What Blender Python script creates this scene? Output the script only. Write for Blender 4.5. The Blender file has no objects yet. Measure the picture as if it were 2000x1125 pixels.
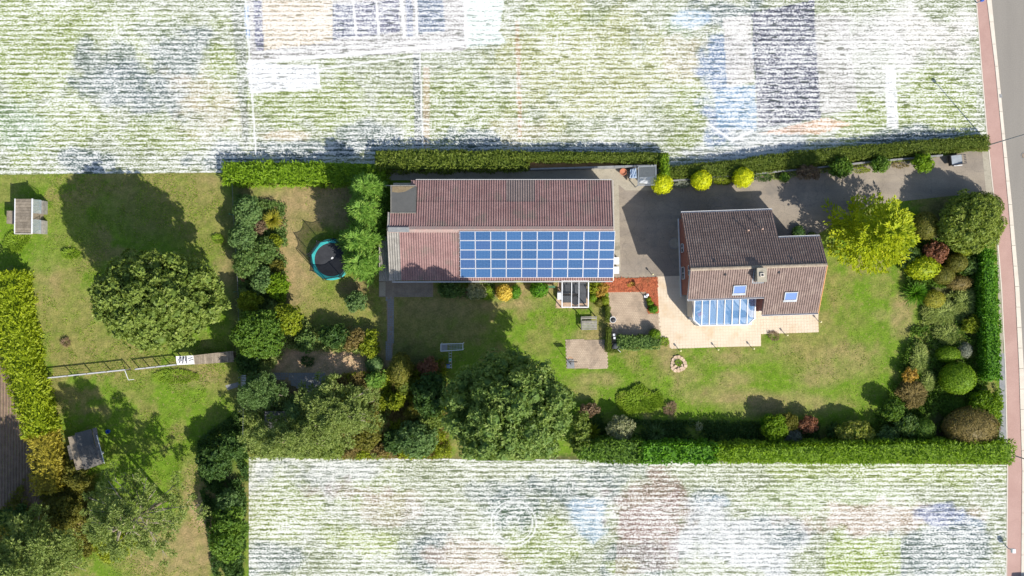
import bpy, math, random
import numpy as np
from mathutils import Vector, Matrix
rng = np.random.default_rng(7); random.seed(7)
SC = bpy.context.scene; COL = SC.collection

# ---------------------------------------------------------------- camera, sky, sun, exposure
H = 95.0; S = 17.2                      # flying height, pixels of the 2000 px photo per metre of ground
cam_d = bpy.data.cameras.new('camera'); cam = bpy.data.objects.new('camera', cam_d); COL.objects.link(cam)
cam.location = (0, 0, H); cam_d.sensor_width = 36; cam_d.lens = 36 * S * H / 2000.0
cam_d.clip_start = 1; cam_d.clip_end = 3000; SC.camera = cam
SUN = Vector((6.1, -7.1, 7.5)).normalized()
world = bpy.data.worlds.new('World'); SC.world = world; world.use_nodes = True
wn = world.node_tree; bg = wn.nodes['Background']; sky = wn.nodes.new('ShaderNodeTexSky')
sky.sky_type = 'NISHITA'; sky.sun_disc = False
sky.sun_elevation = math.asin(SUN.z); sky.sun_rotation = math.atan2(SUN.x, SUN.y)
wn.links.new(sky.outputs[0], bg.inputs[0]); bg.inputs[1].default_value = 0.12
sl = bpy.data.lights.new('sun', 'SUN'); sl.energy = 4.9; sl.angle = math.radians(0.5); sl.color = (1, .945, .86)
so = bpy.data.objects.new('sun', sl); COL.objects.link(so); so.rotation_euler = SUN.to_track_quat('Z', 'Y').to_euler(); so.location = (60, -70, 75)
SC.view_settings.view_transform = 'Standard'; SC.view_settings.look = 'None'
SC.view_settings.exposure = 0.55; SC.view_settings.gamma = 1; SC.view_settings.use_curve_mapping = False
SC.render.engine = 'CYCLES'; SC.cycles.max_bounces = 6; SC.cycles.transparent_max_bounces = 12

# ---------------------------------------------------------------- helpers
def G(px, py, z=0.0):
    """plan position (metres) of something that stands z metres high at this spot of the survey"""
    k = (H - z) / H / S
    return Vector(((px - 1000) * k, (562.5 - py) * k, z))
def vnoise(x, y, scale, seed=0):
    r = np.random.default_rng(seed).random((64, 64))
    x = np.asarray(x) / scale; y = np.asarray(y) / scale
    xi = np.floor(x).astype(int); yi = np.floor(y).astype(int); fx = x - xi; fy = y - yi
    fx = fx * fx * (3 - 2 * fx); fy = fy * fy * (3 - 2 * fy)
    a = r[xi % 64, yi % 64]; b = r[(xi + 1) % 64, yi % 64]; c = r[xi % 64, (yi + 1) % 64]; d = r[(xi + 1) % 64, (yi + 1) % 64]
    return (a * (1 - fx) + b * fx) * (1 - fy) + (c * (1 - fx) + d * fx) * fy
def fbm(x, y, scale, seed=0, o=4):
    s = 0; w = 0
    for i in range(o):
        s = s + vnoise(x, y, scale / 2 ** i, seed + i) / 1.7 ** i; w += 1 / 1.7 ** i
    return s / w
def tag(o, label=None, cat=None, group=None, kind=None):
    if label: o['label'] = label
    if cat: o['category'] = cat
    if group: o['group'] = group
    if kind: o['kind'] = kind
    return o
def link(name, me, mat=None, parent=None):
    o = bpy.data.objects.new(name, me); COL.objects.link(o)
    if mat is not None: me.materials.append(mat)
    if parent is not None: o.parent = parent
    return o
def empty(name, loc, rz=0.0):
    o = bpy.data.objects.new(name, None); COL.objects.link(o); o.location = loc; o.rotation_euler = (0, 0, rz); o.empty_display_size = .3
    return o
def quads_mesh(name, V, F=None, tint=None, smooth=False, col=None):
    """V (n,3) array, F (m,4) array"""
    V = np.asarray(V, np.float32).reshape(-1, 3)
    if F is None: F = np.arange(len(V)).reshape(-1, 4)
    F = np.asarray(F, np.int32); k = F.shape[1]
    me = bpy.data.meshes.new(name)
    me.vertices.add(len(V)); me.vertices.foreach_set('co', V.ravel())
    me.loops.add(F.size); me.loops.foreach_set('vertex_index', F.ravel())
    me.polygons.add(len(F)); me.polygons.foreach_set('loop_start', np.arange(0, F.size, k, dtype=np.int32))
    me.polygons.foreach_set('loop_total', np.full(len(F), k, np.int32))
    me.polygons.foreach_set('use_smooth', np.full(len(F), bool(smooth)))
    if tint is not None:
        a = me.attributes.new('tint', 'FLOAT', 'POINT'); a.data.foreach_set('value', np.asarray(tint, np.float32))
    if col is not None:
        a = me.attributes.new('zone', 'FLOAT_COLOR', 'POINT'); a.data.foreach_set('color', np.asarray(col, np.float32).ravel())
    me.update(calc_edges=True); me.validate()
    return me
class MB:
    """collects boxes, bars, tubes and polygons, builds ONE mesh"""
    def __init__(s): s.v = []; s.f = []
    def add(s, v, f):
        b = len(s.v); s.v += [tuple(p) for p in v]; s.f += [tuple(i + b for i in q) for q in f]
    def box(s, x0, x1, y0, y1, z0, z1, M=None):
        v = [Vector((x, y, z)) for z in (z0, z1) for y in (y0, y1) for x in (x0, x1)]
        if M is not None: v = [M @ p for p in v]
        s.add(v, [(0, 2, 3, 1), (4, 5, 7, 6), (0, 1, 5, 4), (2, 6, 7, 3), (0, 4, 6, 2), (1, 3, 7, 5)]); return s
    def bar(s, a, b, w, h=None, up=(0, 0, 1)):
        a = Vector(a); b = Vector(b); h = h or w; d = (b - a).normalized(); u = Vector(up)
        if abs(d.dot(u)) > .98: u = Vector((0, 1, 0))
        r = d.cross(u).normalized(); u = r.cross(d)
        v = []
        for p in (a, b):
            for sx, sy in ((-1, -1), (1, -1), (1, 1), (-1, 1)): v.append(p + r * sx * w / 2 + u * sy * h / 2)
        s.add(v, [(0, 3, 2, 1), (4, 5, 6, 7), (0, 1, 5, 4), (1, 2, 6, 5), (2, 3, 7, 6), (3, 0, 4, 7)]); return s
    def tube(s, pts, rad, n=8):
        rad = rad if isinstance(rad, (list, tuple)) else [rad] * len(pts); pts = [Vector(p) for p in pts]; v = []; f = []
        for i, p in enumerate(pts):
            d = (pts[min(i + 1, len(pts) - 1)] - pts[max(i - 1, 0)]).normalized()
            u = Vector((0, 0, 1)) if abs(d.z) < .9 else Vector((1, 0, 0)); r = d.cross(u).normalized(); u = r.cross(d)
            for k in range(n):
                a = 2 * math.pi * k / n; v.append(p + (r * math.cos(a) + u * math.sin(a)) * rad[i])
        for i in range(len(pts) - 1):
            for k in range(n): f.append((i * n + k, i * n + (k + 1) % n, (i + 1) * n + (k + 1) % n, (i + 1) * n + k))
        f.append(tuple(range(n - 1, -1, -1))); f.append(tuple((len(pts) - 1) * n + k for k in range(n)))
        s.add(v, f); return s
    def lathe(s, prof, c=(0, 0, 0), n=24, caps=True):
        v = []; f = []
        for r, z in prof:
            for k in range(n): a = 2 * math.pi * k / n; v.append((c[0] + r * math.cos(a), c[1] + r * math.sin(a), c[2] + z))
        for i in range(len(prof) - 1):
            for k in range(n): f.append((i * n + k, i * n + (k + 1) % n, (i + 1) * n + (k + 1) % n, (i + 1) * n + k))
        if caps: f.append(tuple(range(n - 1, -1, -1))); f.append(tuple((len(prof) - 1) * n + k for k in range(n)))
        s.add(v, f); return s
    def poly(s, pts, z0, z1):
        n = len(pts); ar = sum(pts[i][0] * pts[(i + 1) % n][1] - pts[(i + 1) % n][0] * pts[i][1] for i in range(n))
        if ar < 0: pts = pts[::-1]
        v = [(p[0], p[1], z0) for p in pts] + [(p[0], p[1], z1) for p in pts]
        s.add(v, [tuple(range(n - 1, -1, -1)), tuple(range(n, 2 * n))] + [(i, (i + 1) % n, n + (i + 1) % n, n + i) for i in range(n)]); return s
    def build(s, name, mat=None, parent=None, smooth=False):
        me = bpy.data.meshes.new(name); me.from_pydata(s.v, [], s.f); me.update()
        if smooth: me.polygons.foreach_set('use_smooth', np.ones(len(me.polygons), bool))
        return link(name, me, mat, parent)
def copy_tree(o, parent=None):
    c = o.copy(); COL.objects.link(c); c.parent = parent
    for ch in list(o.children): copy_tree(ch, c)
    return c

# ---------------------------------------------------------------- materials
def nodes(name):
    m = bpy.data.materials.new(name); m.use_nodes = True; nt = m.node_tree
    return m, nt, nt.nodes['Principled BSDF'], nt.nodes, nt.links
def rgba(c): return (c[0], c[1], c[2], 1)
def mixc(nt, f, a, b, bt='MIX'):
    n = nt.nodes.new('ShaderNodeMix'); n.data_type = 'RGBA'; n.blend_type = bt; n.clamp_factor = True
    for sock, val in ((n.inputs[0], f), (n.inputs[6], a), (n.inputs[7], b)):
        if hasattr(val, 'is_output') or isinstance(val, bpy.types.NodeSocket): nt.links.new(val, sock)
        elif isinstance(val, (int, float)): sock.default_value = val
        else: sock.default_value = rgba(val)
    return n.outputs[2]
def noise(nt, vec, scale, detail=4, rough=.6, sx=None):
    if sx is not None:
        mp = nt.nodes.new('ShaderNodeMapping'); mp.inputs['Scale'].default_value = sx; nt.links.new(vec, mp.inputs[0]); vec = mp.outputs[0]
    n = nt.nodes.new('ShaderNodeTexNoise'); n.inputs['Scale'].default_value = scale; n.inputs['Detail'].default_value = detail
    n.inputs['Roughness'].default_value = rough; nt.links.new(vec, n.inputs['Vector']); return n.outputs['Fac']
def ramp(nt, f, a, b):
    n = nt.nodes.new('ShaderNodeMapRange'); n.inputs[1].default_value = a; n.inputs[2].default_value = b; nt.links.new(f, n.inputs[0]); return n.outputs[0]
def math_(nt, op, a, b):
    n = nt.nodes.new('ShaderNodeMath'); n.operation = op
    for sk, v in ((n.inputs[0], a), (n.inputs[1], b)):
        if isinstance(v, (int, float)): sk.default_value = v
        else: nt.links.new(v, sk)
    return n.outputs[0]
def bump(nt, bs, h, strength, dist):
    b = nt.nodes.new('ShaderNodeBump'); b.inputs['Strength'].default_value = strength; b.inputs['Distance'].default_value = dist
    nt.links.new(h, b.inputs['Height']); nt.links.new(b.outputs[0], bs.inputs['Normal'])
def surf(name, c1, c2, scale=1.5, rough=.8, lo=.35, hi=.65, fine=12, famt=.35, c3=None, s3=.25, bmp=.3, bd=.02, spec=.3, metal=0, rand=0.0, stretch=None):
    """weathered surface: two tones mixed by broad noise, fine grain, optional blotches c3, optional tone per object"""
    m, nt, bs, N, L = nodes(name)
    geo = N.new('ShaderNodeNewGeometry').outputs['Position']
    col = mixc(nt, ramp(nt, noise(nt, geo, scale, 5, .6, stretch), lo, hi), c1, c2)
    f = noise(nt, geo, fine, 3, .7)
    col = mixc(nt, 1.0, col, mixc(nt, ramp(nt, f, .25, .75), tuple([1 - famt] * 3), tuple([1 + famt * .6] * 3)), 'MULTIPLY')
    if c3 is not None: col = mixc(nt, ramp(nt, noise(nt, geo, s3, 6, .7), .52, .66), col, c3)
    if rand:
        oi = N.new('ShaderNodeObjectInfo').outputs['Random']
        col = mixc(nt, 1.0, col, mixc(nt, oi, tuple([1 - rand] * 3), tuple([1 + rand * .7] * 3)), 'MULTIPLY')
    L.new(col, bs.inputs['Base Color']); bs.inputs['Roughness'].default_value = rough
    bs.inputs['Specular IOR Level'].default_value = spec; bs.inputs['Metallic'].default_value = metal
    if bmp: bump(nt, bs, f, bmp, bd)
    return m
def leafmat(name, a, b, c=None, trans=.3, rough=.55):
    """leaf tones: every leaf carries its own random tint between a and b, a few of tone c"""
    m, nt, bs, N, L = nodes(name)
    at = N.new('ShaderNodeAttribute'); at.attribute_name = 'tint'
    cr = N.new('ShaderNodeValToRGB'); e = cr.color_ramp.elements; e[0].color = rgba(a); e[1].color = rgba(b); e[1].position = .8
    if c is not None: x = e.new(1.0); x.color = rgba(c)
    L.new(at.outputs['Fac'], cr.inputs[0]); L.new(cr.outputs[0], bs.inputs['Base Color'])
    bs.inputs['Roughness'].default_value = rough; bs.inputs['Specular IOR Level'].default_value = .25
    tr = N.new('ShaderNodeBsdfTranslucent'); L.new(mixc(nt, 1.0, cr.outputs[0], (1.25, 1.3, .5), 'MULTIPLY'), tr.inputs[0])
    mx = N.new('ShaderNodeMixShader'); mx.inputs[0].default_value = trans
    L.new(bs.outputs[0], mx.inputs[1]); L.new(tr.outputs[0], mx.inputs[2]); L.new(mx.outputs[0], N['Material Output'].inputs[0])
    return m
def glassmat(name, col, rough=.05, alpha=.45, spec=.8):
    m, nt, bs, N, L = nodes(name)
    bs.inputs['Base Color'].default_value = rgba(col); bs.inputs['Roughness'].default_value = rough; bs.inputs['Specular IOR Level'].default_value = spec
    bs.inputs['Alpha'].default_value = alpha
    return m
M = {}
M['white'] = surf('white_paint', (.72, .73, .74), (.6, .61, .62), famt=.08, bmp=0, rough=.4)
M['grey_metal'] = surf('grey_metal', (.33, .36, .38), (.25, .27, .29), famt=.1, bmp=0, rough=.4, metal=.2)
M['black'] = surf('black_plastic', (.022, .024, .028), (.04, .04, .045), famt=.2, bmp=0, rough=.6)
M['charcoal'] = surf('charcoal_cushion', (.05, .055, .062), (.075, .08, .088), famt=.2, bmp=0, rough=.8)
M['asphalt'] = surf('driveway_asphalt', (.235, .200, .158), (.295, .252, .20), scale=.35, fine=9, famt=.25, c3=(.185, .165, .138), s3=.22, bd=.01)
M['road'] = surf('road_asphalt', (.215, .198, .172), (.25, .23, .20), scale=.25, fine=8, famt=.16, bd=.01, stretch=(1, .12, 1))
M['cycle'] = surf('pink_cycle_path', (.36, .225, .19), (.41, .265, .225), scale=.4, fine=9, famt=.14, bd=.005)
M['kerb'] = surf('kerb_concrete', (.55, .49, .41), (.62, .56, .47), scale=1, famt=.12, bd=.005)
M['patio'] = surf('cream_paving', (.58, .485, .36), (.63, .535, .41), scale=.6, fine=8, famt=.12, c3=(.54, .41, .27), s3=.5, bd=.004)
M['patio_joint'] = surf('cream_joint', (.55, .445, .32), (.60, .49, .36), famt=.1)
M['paver'] = surf('brown_paving', (.37, .285, .205), (.47, .37, .27), scale=.8, fine=9, famt=.25, c3=(.24, .19, .14), s3=.6, bd=.006)
M['paver_joint'] = surf('brown_joint', (.25, .19, .13), (.30, .23, .16), famt=.2)
M['bluestone'] = surf('grey_paving', (.20, .21, .22), (.28, .28, .27), scale=1.2, fine=9, famt=.3, bd=.006)
M['concrete'] = surf('concrete', (.30, .27, .21), (.40, .36, .28), scale=.7, fine=9, famt=.25, c3=(.2, .185, .14), s3=.7, bd=.006)
M['mulch'] = surf('red_mulch', (.34, .085, .038), (.48, .14, .06), scale=2, fine=9, famt=.55, c3=(.20, .075, .03), s3=.8, bd=.03, bmp=.8)
M['soil'] = surf('bare_soil', (.30, .20, .125), (.40, .28, .18), scale=1.2, fine=8, famt=.3, bd=.02)
M['brick'] = surf('red_brick', (.26, .10, .075), (.33, .14, .10), scale=3, fine=14, famt=.3)
M['wood'] = surf('weathered_wood', (.20, .165, .12), (.30, .25, .19), scale=2.5, fine=12, famt=.3, rand=.22)
M['wood_grey'] = surf('grey_wood', (.22, .21, .185), (.33, .31, .27), scale=2.5, fine=12, famt=.25, rand=.18)
M['shaded_board'] = surf('shade_darkened_board', (.10, .095, .09), (.17, .155, .135), scale=2.5, fine=10, famt=.4, rand=.2)  # grey boards coloured darker to carry the tree shade over the shed
M['roof_tile'] = surf('brown_roof_tile', (.155, .105, .088), (.215, .150, .128), scale=2.2, fine=10, famt=.45, c3=(.235, .175, .145), s3=.9, bd=.006, rough=.62, spec=.5)
M['ridge_tile'] = surf('ridge_tile', (.36, .30, .225), (.27, .215, .16), scale=2, fine=9, famt=.3)
M['corr'] = surf('red_corrugated', (.225, .132, .125), (.285, .178, .165), scale=.9, fine=6, famt=.30, c3=(.19, .145, .125), s3=.55, bd=.01, rand=.07)
M['corr_grey'] = surf('grey_corrugated', (.24, .225, .20), (.33, .31, .28), scale=1.2, fine=6, famt=.3, rand=.1)
M['corr_slate'] = surf('dark_grey_corrugated', (.185, .145, .135), (.225, .175, .16), scale=1.2, fine=6, famt=.3, rand=.08)
M['felt'] = surf('roofing_felt', (.075, .076, .074), (.095, .096, .092), scale=.8, fine=10, famt=.15, bd=.004)
M['tarp'] = surf('white_tarp', (.6, .64, .68), (.72, .74, .76), scale=2, famt=.12, bd=.05)
M['terracotta'] = surf('terracotta', (.40, .15, .08), (.46, .19, .11), famt=.15)
M['bark'] = surf('bark', (.16, .12, .085), (.26, .21, .16), scale=4, famt=.35, bd=.02)
M['bark_pale'] = surf('pale_bark', (.30, .25, .19), (.42, .36, .29), scale=4, famt=.3, bd=.02)
M['stone'] = surf('pale_stone', (.50, .36, .24), (.58, .45, .33), scale=2, famt=.2, rand=.15)
M['teal'] = surf('teal_padding', (.03, .33, .34), (.05, .40, .40), famt=.08, bmp=0, rough=.5)
M['blue_plastic'] = surf('blue_plastic', (.03, .09, .4), (.04, .11, .45), famt=.08, bmp=0)
M['red_plastic'] = surf('red_plastic', (.5, .08, .05), (.55, .1, .06), famt=.08, bmp=0)
M['orange'] = surf('orange_metal', (.6, .2, .05), (.6, .22, .07), famt=.05, bmp=0)
M['glass_painted_sky'] = glassmat('painted_sky_glass', (.14, .33, .60), .05, .34, 1.0)  # blue base colour paints the sky's reflection into the panes
M['glass_clear'] = glassmat('clear_glass', (.32, .42, .42), .1, .35)
M['glass_dark'] = glassmat('dark_window_glass', (.03, .04, .05), .05, 1)
M['glass_sky'] = glassmat('skylight_glass', (.11, .19, .44), .10, 1)
M['net'] = glassmat('black_netting', (.015, .016, .018), .8, .7, .1)
M['beige_floor'] = surf('interior_floor', (.40, .43, .46), (.46, .49, .52), famt=.1)

def crack_mat(m):
    """thin cracks and tyre-dark lanes added to an asphalt"""
    nt = m.node_tree; bs = nt.nodes['Principled BSDF']; src = bs.inputs['Base Color'].links[0].from_socket; geo = nt.nodes.new('ShaderNodeNewGeometry').outputs['Position']
    v = nt.nodes.new('ShaderNodeTexVoronoi'); v.feature = 'DISTANCE_TO_EDGE'; v.inputs['Scale'].default_value = .33
    w = nt.nodes.new('ShaderNodeVectorMath'); w.operation = 'ADD'; n = nt.nodes.new('ShaderNodeTexNoise'); n.inputs['Scale'].default_value = 1.2; nt.links.new(geo, n.inputs['Vector']); nt.links.new(geo, w.inputs[0]); nt.links.new(n.outputs['Color'], w.inputs[1]); nt.links.new(w.outputs[0], v.inputs['Vector'])
    lane = noise(nt, geo, .5, 4, .6, sx=(.15, 1.2, 1))
    c = mixc(nt, 1.0, src, mixc(nt, ramp(nt, lane, .42, .66), (.90, .90, .92), (1.10, 1.09, 1.06)), 'MULTIPLY')
    spot = noise(nt, geo, 2.3, 2, .5); c = mixc(nt, math_(nt, 'MULTIPLY', ramp(nt, spot, .66, .74), .45), c, (.09, .08, .07))
    c = mixc(nt, math_(nt, 'MULTIPLY', ramp(nt, v.outputs['Distance'], .018, .0), .25), c, (.07, .065, .055)); nt.links.new(c, bs.inputs['Base Color'])
crack_mat(M['asphalt'])

# ---------------------------------------------------------------- the ground
def grid_sheet(name, xs, ya, yb, ny, mat, colfn, z=0.0, bend=None, kind='structure'):
    """sheet between the lines ya(px) and yb(px); colfn gives the ground's own colour at every vertex"""
    nx = len(xs); t = np.linspace(0, 1, ny)
    PX = np.repeat(np.asarray(xs, float)[:, None], ny, 1)
    A = np.array([ya(x) for x in xs]); B = np.array([yb(x) for x in xs]); PY = A[:, None] * (1 - t) + B[:, None] * t
    Z = np.full(PX.shape, z) if bend is None else z + bend(PX, PY)
    V = np.stack([(PX - 1000) / S, (562.5 - PY) / S, Z], -1).reshape(-1, 3)
    i = np.arange(nx * ny).reshape(nx, ny)
    F = np.stack([i[:-1, 1:], i[1:, 1:], i[1:, :-1], i[:-1, :-1]], -1).reshape(-1, 4)
    c = colfn(PX, PY).reshape(-1, 3); c = np.concatenate([c, np.ones((len(c), 1))], 1)
    o = link(name, quads_mesh(name, V, F, col=c, smooth=True), mat)
    return tag(o, kind=kind)

def blob(px, py, cx, cy, rx, ry, soft=.35, seed=3, wob=.35, rot=0):
    dx = px - cx; dy = py - cy
    if rot: a = math.radians(rot); dx, dy = dx * math.cos(a) + dy * math.sin(a), -dx * math.sin(a) + dy * math.cos(a)
    d = np.sqrt((dx / rx) ** 2 + (dy / ry) ** 2) + (fbm(px, py, 40, seed) - .5) * wob * 2
    return np.clip((1 + soft / 2 - d) / soft, 0, 1)
def seg(px, py, pts, w, soft=.5, seed=5, wob=.3):
    best = np.full(px.shape, 1e9)
    for (x0, y0), (x1, y1) in zip(pts, pts[1:]):
        dx, dy = x1 - x0, y1 - y0; t = np.clip(((px - x0) * dx + (py - y0) * dy) / (dx * dx + dy * dy), 0, 1)
        best = np.minimum(best, np.hypot(px - x0 - t * dx, py - y0 - t * dy))
    d = best / w + (fbm(px, py, 20, seed) - .5) * wob * 2
    return np.clip((1 + soft / 2 - d) / soft, 0, 1)
GREEN = np.array([.115, .190, .018]); LUSH = np.array([.105, .195, .012]); DRY = np.array([.192, .184, .056]); TAN = np.array([.27, .205, .100])
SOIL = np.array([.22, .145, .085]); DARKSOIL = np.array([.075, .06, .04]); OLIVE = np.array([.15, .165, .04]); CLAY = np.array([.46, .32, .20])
ZONES = [  # centre, radii (px), colour, strength
 (330, 400, 120, 60, DRY, .75), (395, 440, 50, 80, DRY, .6), (60, 350, 90, 18, DRY, .5), (90, 560, 30, 90, TAN, .55), (150, 620, 75, 55, DRY, .85),
 (190, 690, 90, 40, DRY, .8), (130, 450, 60, 50, LUSH, .6), (80, 500, 60, 30, LUSH, .55), (330, 760, 90, 35, LUSH, .5), (370, 690, 70, 14, LUSH, .4),
 (375, 735, 42, 22, TAN, .6), (400, 820, 60, 60, LUSH, .45), (440, 430, 22, 60, DRY, .6), (445, 520, 26, 40, TAN, .7), (420, 350, 40, 12, TAN, .4),
 (600, 400, 110, 55, TAN, .95), (560, 480, 30, 90, TAN, .8), (590, 540, 45, 60, TAN, .9), (640, 620, 60, 40, OLIVE, .6), (680, 600, 40, 30, DRY, .6),
 (560, 350, 90, 12, TAN, .4), (640, 575, 40, 35, DRY, .5), (585, 430, 25, 20, OLIVE, .5), (690, 560, 30, 15, SOIL, .6),
 (330, 1070, 95, 60, TAN, .8), (385, 960, 30, 70, TAN, .7), (400, 1000, 22, 30, CLAY, .55), (300, 1050, 40, 40, DRY, .5), (250, 900, 80, 60, LUSH, .45), (230, 940, 30, 25, LUSH, .9),
 (60, 950, 70, 120, SOIL, .6), (150, 1010, 60, 60, SOIL, .7), (120, 900, 40, 50, DARKSOIL, .5), (435, 1000, 12, 90, TAN, .6),
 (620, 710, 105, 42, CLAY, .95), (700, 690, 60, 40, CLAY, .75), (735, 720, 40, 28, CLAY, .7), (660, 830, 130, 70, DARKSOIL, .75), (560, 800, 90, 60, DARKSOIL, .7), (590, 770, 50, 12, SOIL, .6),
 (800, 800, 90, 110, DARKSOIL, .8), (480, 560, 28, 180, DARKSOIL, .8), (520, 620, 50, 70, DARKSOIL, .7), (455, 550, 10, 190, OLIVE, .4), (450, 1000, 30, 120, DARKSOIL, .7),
 (860, 640, 110, 60, DRY, .55), (850, 600, 100, 20, TAN, .35), (1000, 595, 60, 12, TAN, .75), (940, 570, 80, 12, SOIL, .9), (1030, 565, 60, 16, TAN, .8), (730, 640, 26, 70, DRY, .5),
 (1070, 560, 18, 25, TAN, .9), (1080, 610, 60, 40, LUSH, .45), (1150, 655, 30, 12, TAN, .6), (1060, 690, 60, 50, LUSH, .4), (1110, 600, 26, 12, DRY, .4),
 (1120, 790, 40, 30, LUSH, .5), (1170, 740, 45, 14, TAN, .6), (1130, 770, 40, 12, TAN, .4), (1303, 690, 16, 30, TAN, .8), (1330, 735, 40, 22, TAN, .5), (1305, 745, 12, 14, LUSH, .9),
 (1440, 700, 70, 12, TAN, .5), (1430, 740, 40, 14, TAN, .6), (1400, 770, 70, 20, TAN, .55), (1460, 790, 60, 22, TAN, .7), (1560, 790, 90, 22, TAN, .6), (1600, 735, 45, 22, TAN, .6),
 (1530, 680, 30, 12, TAN, .4), (1620, 560, 14, 120, DRY, .4), (1665, 620, 30, 25, DRY, .45), (1760, 620, 22, 40, TAN, .7), (1720, 615, 16, 12, TAN, .5), (1650, 700, 60, 35, TAN, .5),
 (1690, 570, 60, 40, LUSH, .45), (1500, 720, 50, 25, LUSH, .4), (1380, 715, 35, 35, LUSH, .45), (1420, 800, 40, 12, LUSH, .5), (1680, 760, 40, 25, LUSH, .5), (1620, 650, 50, 20, LUSH, .3),
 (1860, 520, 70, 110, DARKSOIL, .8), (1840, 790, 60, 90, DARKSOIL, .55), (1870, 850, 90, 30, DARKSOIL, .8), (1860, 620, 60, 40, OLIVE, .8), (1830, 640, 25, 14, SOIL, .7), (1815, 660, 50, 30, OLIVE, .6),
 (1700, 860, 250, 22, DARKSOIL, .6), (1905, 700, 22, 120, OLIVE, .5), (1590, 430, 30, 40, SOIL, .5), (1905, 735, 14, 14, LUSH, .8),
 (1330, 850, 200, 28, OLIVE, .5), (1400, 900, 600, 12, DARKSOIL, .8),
 (1600, 335, 330, 22, SOIL, .6), (1380, 360, 110, 16, OLIVE, .8), (1310, 660, 8, 14, SOIL, .7),
]
def lawn_col(px, py):
    n1 = fbm(px, py, 70, 11, 4); n2 = fbm(px, py, 16, 31, 3); n3 = fbm(px + 300, py, 150, 51, 3)
    d = np.clip((n1 - .47) * 7 + (n2 - .5) * 3.5 + .12, 0, 1)[..., None]
    c = GREEN * (1 - d) + DRY * d
    l = np.clip((n3 - .5) * 6, 0, 1)[..., None]; c = c * (1 - .6 * l) + LUSH * .6 * l
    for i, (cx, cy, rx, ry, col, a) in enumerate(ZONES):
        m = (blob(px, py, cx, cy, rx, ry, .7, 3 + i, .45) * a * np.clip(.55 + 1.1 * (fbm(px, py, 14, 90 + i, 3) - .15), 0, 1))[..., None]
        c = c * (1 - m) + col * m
    return c * (0.96 + .24 * vnoise(px, py, 9, 77)[..., None])
def lawn_mat():
    m, nt, bs, N, L = nodes('lawn')
    at = N.new('ShaderNodeAttribute'); at.attribute_name = 'zone'; geo = N.new('ShaderNodeNewGeometry').outputs['Position']
    a = noise(nt, geo, 1.3, 5, .72); b = noise(nt, geo, 5.5, 4, .75); c = noise(nt, geo, 3.0, 4, .7)
    col = mixc(nt, ramp(nt, a, .40, .62), (.80, .84, .8), (1.17, 1.12, 1.15))
    col = mixc(nt, 1.0, at.outputs['Color'], col, 'MULTIPLY')
    col = mixc(nt, 1.0, col, mixc(nt, ramp(nt, b, .3, .7), (.66, .70, .6), (1.32, 1.27, 1.35)), 'MULTIPLY')
    col = mixc(nt, math_(nt, 'MULTIPLY', ramp(nt, c, .56, .68), .55), col, (.32, .235, .12))
    L.new(col, bs.inputs['Base Color']); bs.inputs['Roughness'].default_value = .95; bs.inputs['Specular IOR Level'].default_value = .1
    bump(nt, bs, b, .9, .07); return m
M['lawn'] = lawn_mat()
M['land'] = surf('open_land', (.15, .17, .05), (.27, .21, .10), scale=.05, fine=2, famt=.2)
o = link('ground', quads_mesh('ground', [(-500, -500, -.06), (500, -500, -.06), (500, 500, -.06), (-500, 500, -.06)]), M['land']); tag(o, kind='structure')
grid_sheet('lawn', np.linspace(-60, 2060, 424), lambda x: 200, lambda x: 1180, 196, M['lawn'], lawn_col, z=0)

# neighbouring plots: bleached, pale, streaked ground
def bl_mat():
    m, nt, bs, N, L = nodes('bleached_ground')
    at = N.new('ShaderNodeAttribute'); at.attribute_name = 'zone'; geo = N.new('ShaderNodeNewGeometry').outputs['Position']
    sep = N.new('ShaderNodeSeparateXYZ'); L.new(geo, sep.inputs[0])
    rows = math_(nt, 'SINE', math_(nt, 'ADD', math_(nt, 'MULTIPLY', sep.outputs[1], 2 * math.pi / .545), math_(nt, 'MULTIPLY', noise(nt, geo, .35, 2), .8)), 0)
    streak = noise(nt, geo, 1.0, 3, .75, sx=(.75, 5.6, 1)); speck = noise(nt, geo, 5.5, 2, .8, sx=(.8, 1.25, 1)); patch = noise(nt, geo, .16, 5, .7, sx=(.8, 1.3, 1))
    dash = noise(nt, geo, 1.0, 1, .5, sx=(.55, 3.4, 1))
    f = math_(nt, 'ADD', math_(nt, 'MULTIPLY', rows, .21), math_(nt, 'MULTIPLY', math_(nt, 'SUBTRACT', streak, .5), 2.3))
    f = math_(nt, 'ADD', f, math_(nt, 'MULTIPLY', math_(nt, 'SUBTRACT', speck, .5), 2.6))
    f = math_(nt, 'ADD', f, math_(nt, 'MULTIPLY', math_(nt, 'SUBTRACT', patch, .5), 1.1))
    f0 = f; f = ramp(nt, f, -.17, .30)
    col = mixc(nt, f, at.outputs['Color'], (.61, .61, .585))
    col = mixc(nt, ramp(nt, f0, -.16, -.48), col, mixc(nt, 1.0, at.outputs['Color'], (.35, .38, .35), 'MULTIPLY'))
    col = mixc(nt, ramp(nt, dash, .645, .67), col, mixc(nt, .6, at.outputs['Color'], (.03, .045, .015), 'MIX'))
    white = mixc(nt, at.outputs['Alpha'], (.64, .64, .63), col)
    L.new(white, bs.inputs['Base Color']); bs.inputs['Roughness'].default_value = .95; bs.inputs['Specular IOR Level'].default_value = .1
    return m
M['bleached'] = bl_mat()
YG = [.25, .31, .075]; GR = [.22, .30, .16]; BG = [.12, .16, .165]; GY = [.36, .38, .38]; BL = [.16, .23, .37]; BE = [.50, .40, .27]; PK = [.46, .34, .28]; DB = [.11, .12, .16]; OR = [.62, .36, .22]; BR = [.28, .16, .15]; YE = [.36, .42, .14]
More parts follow.
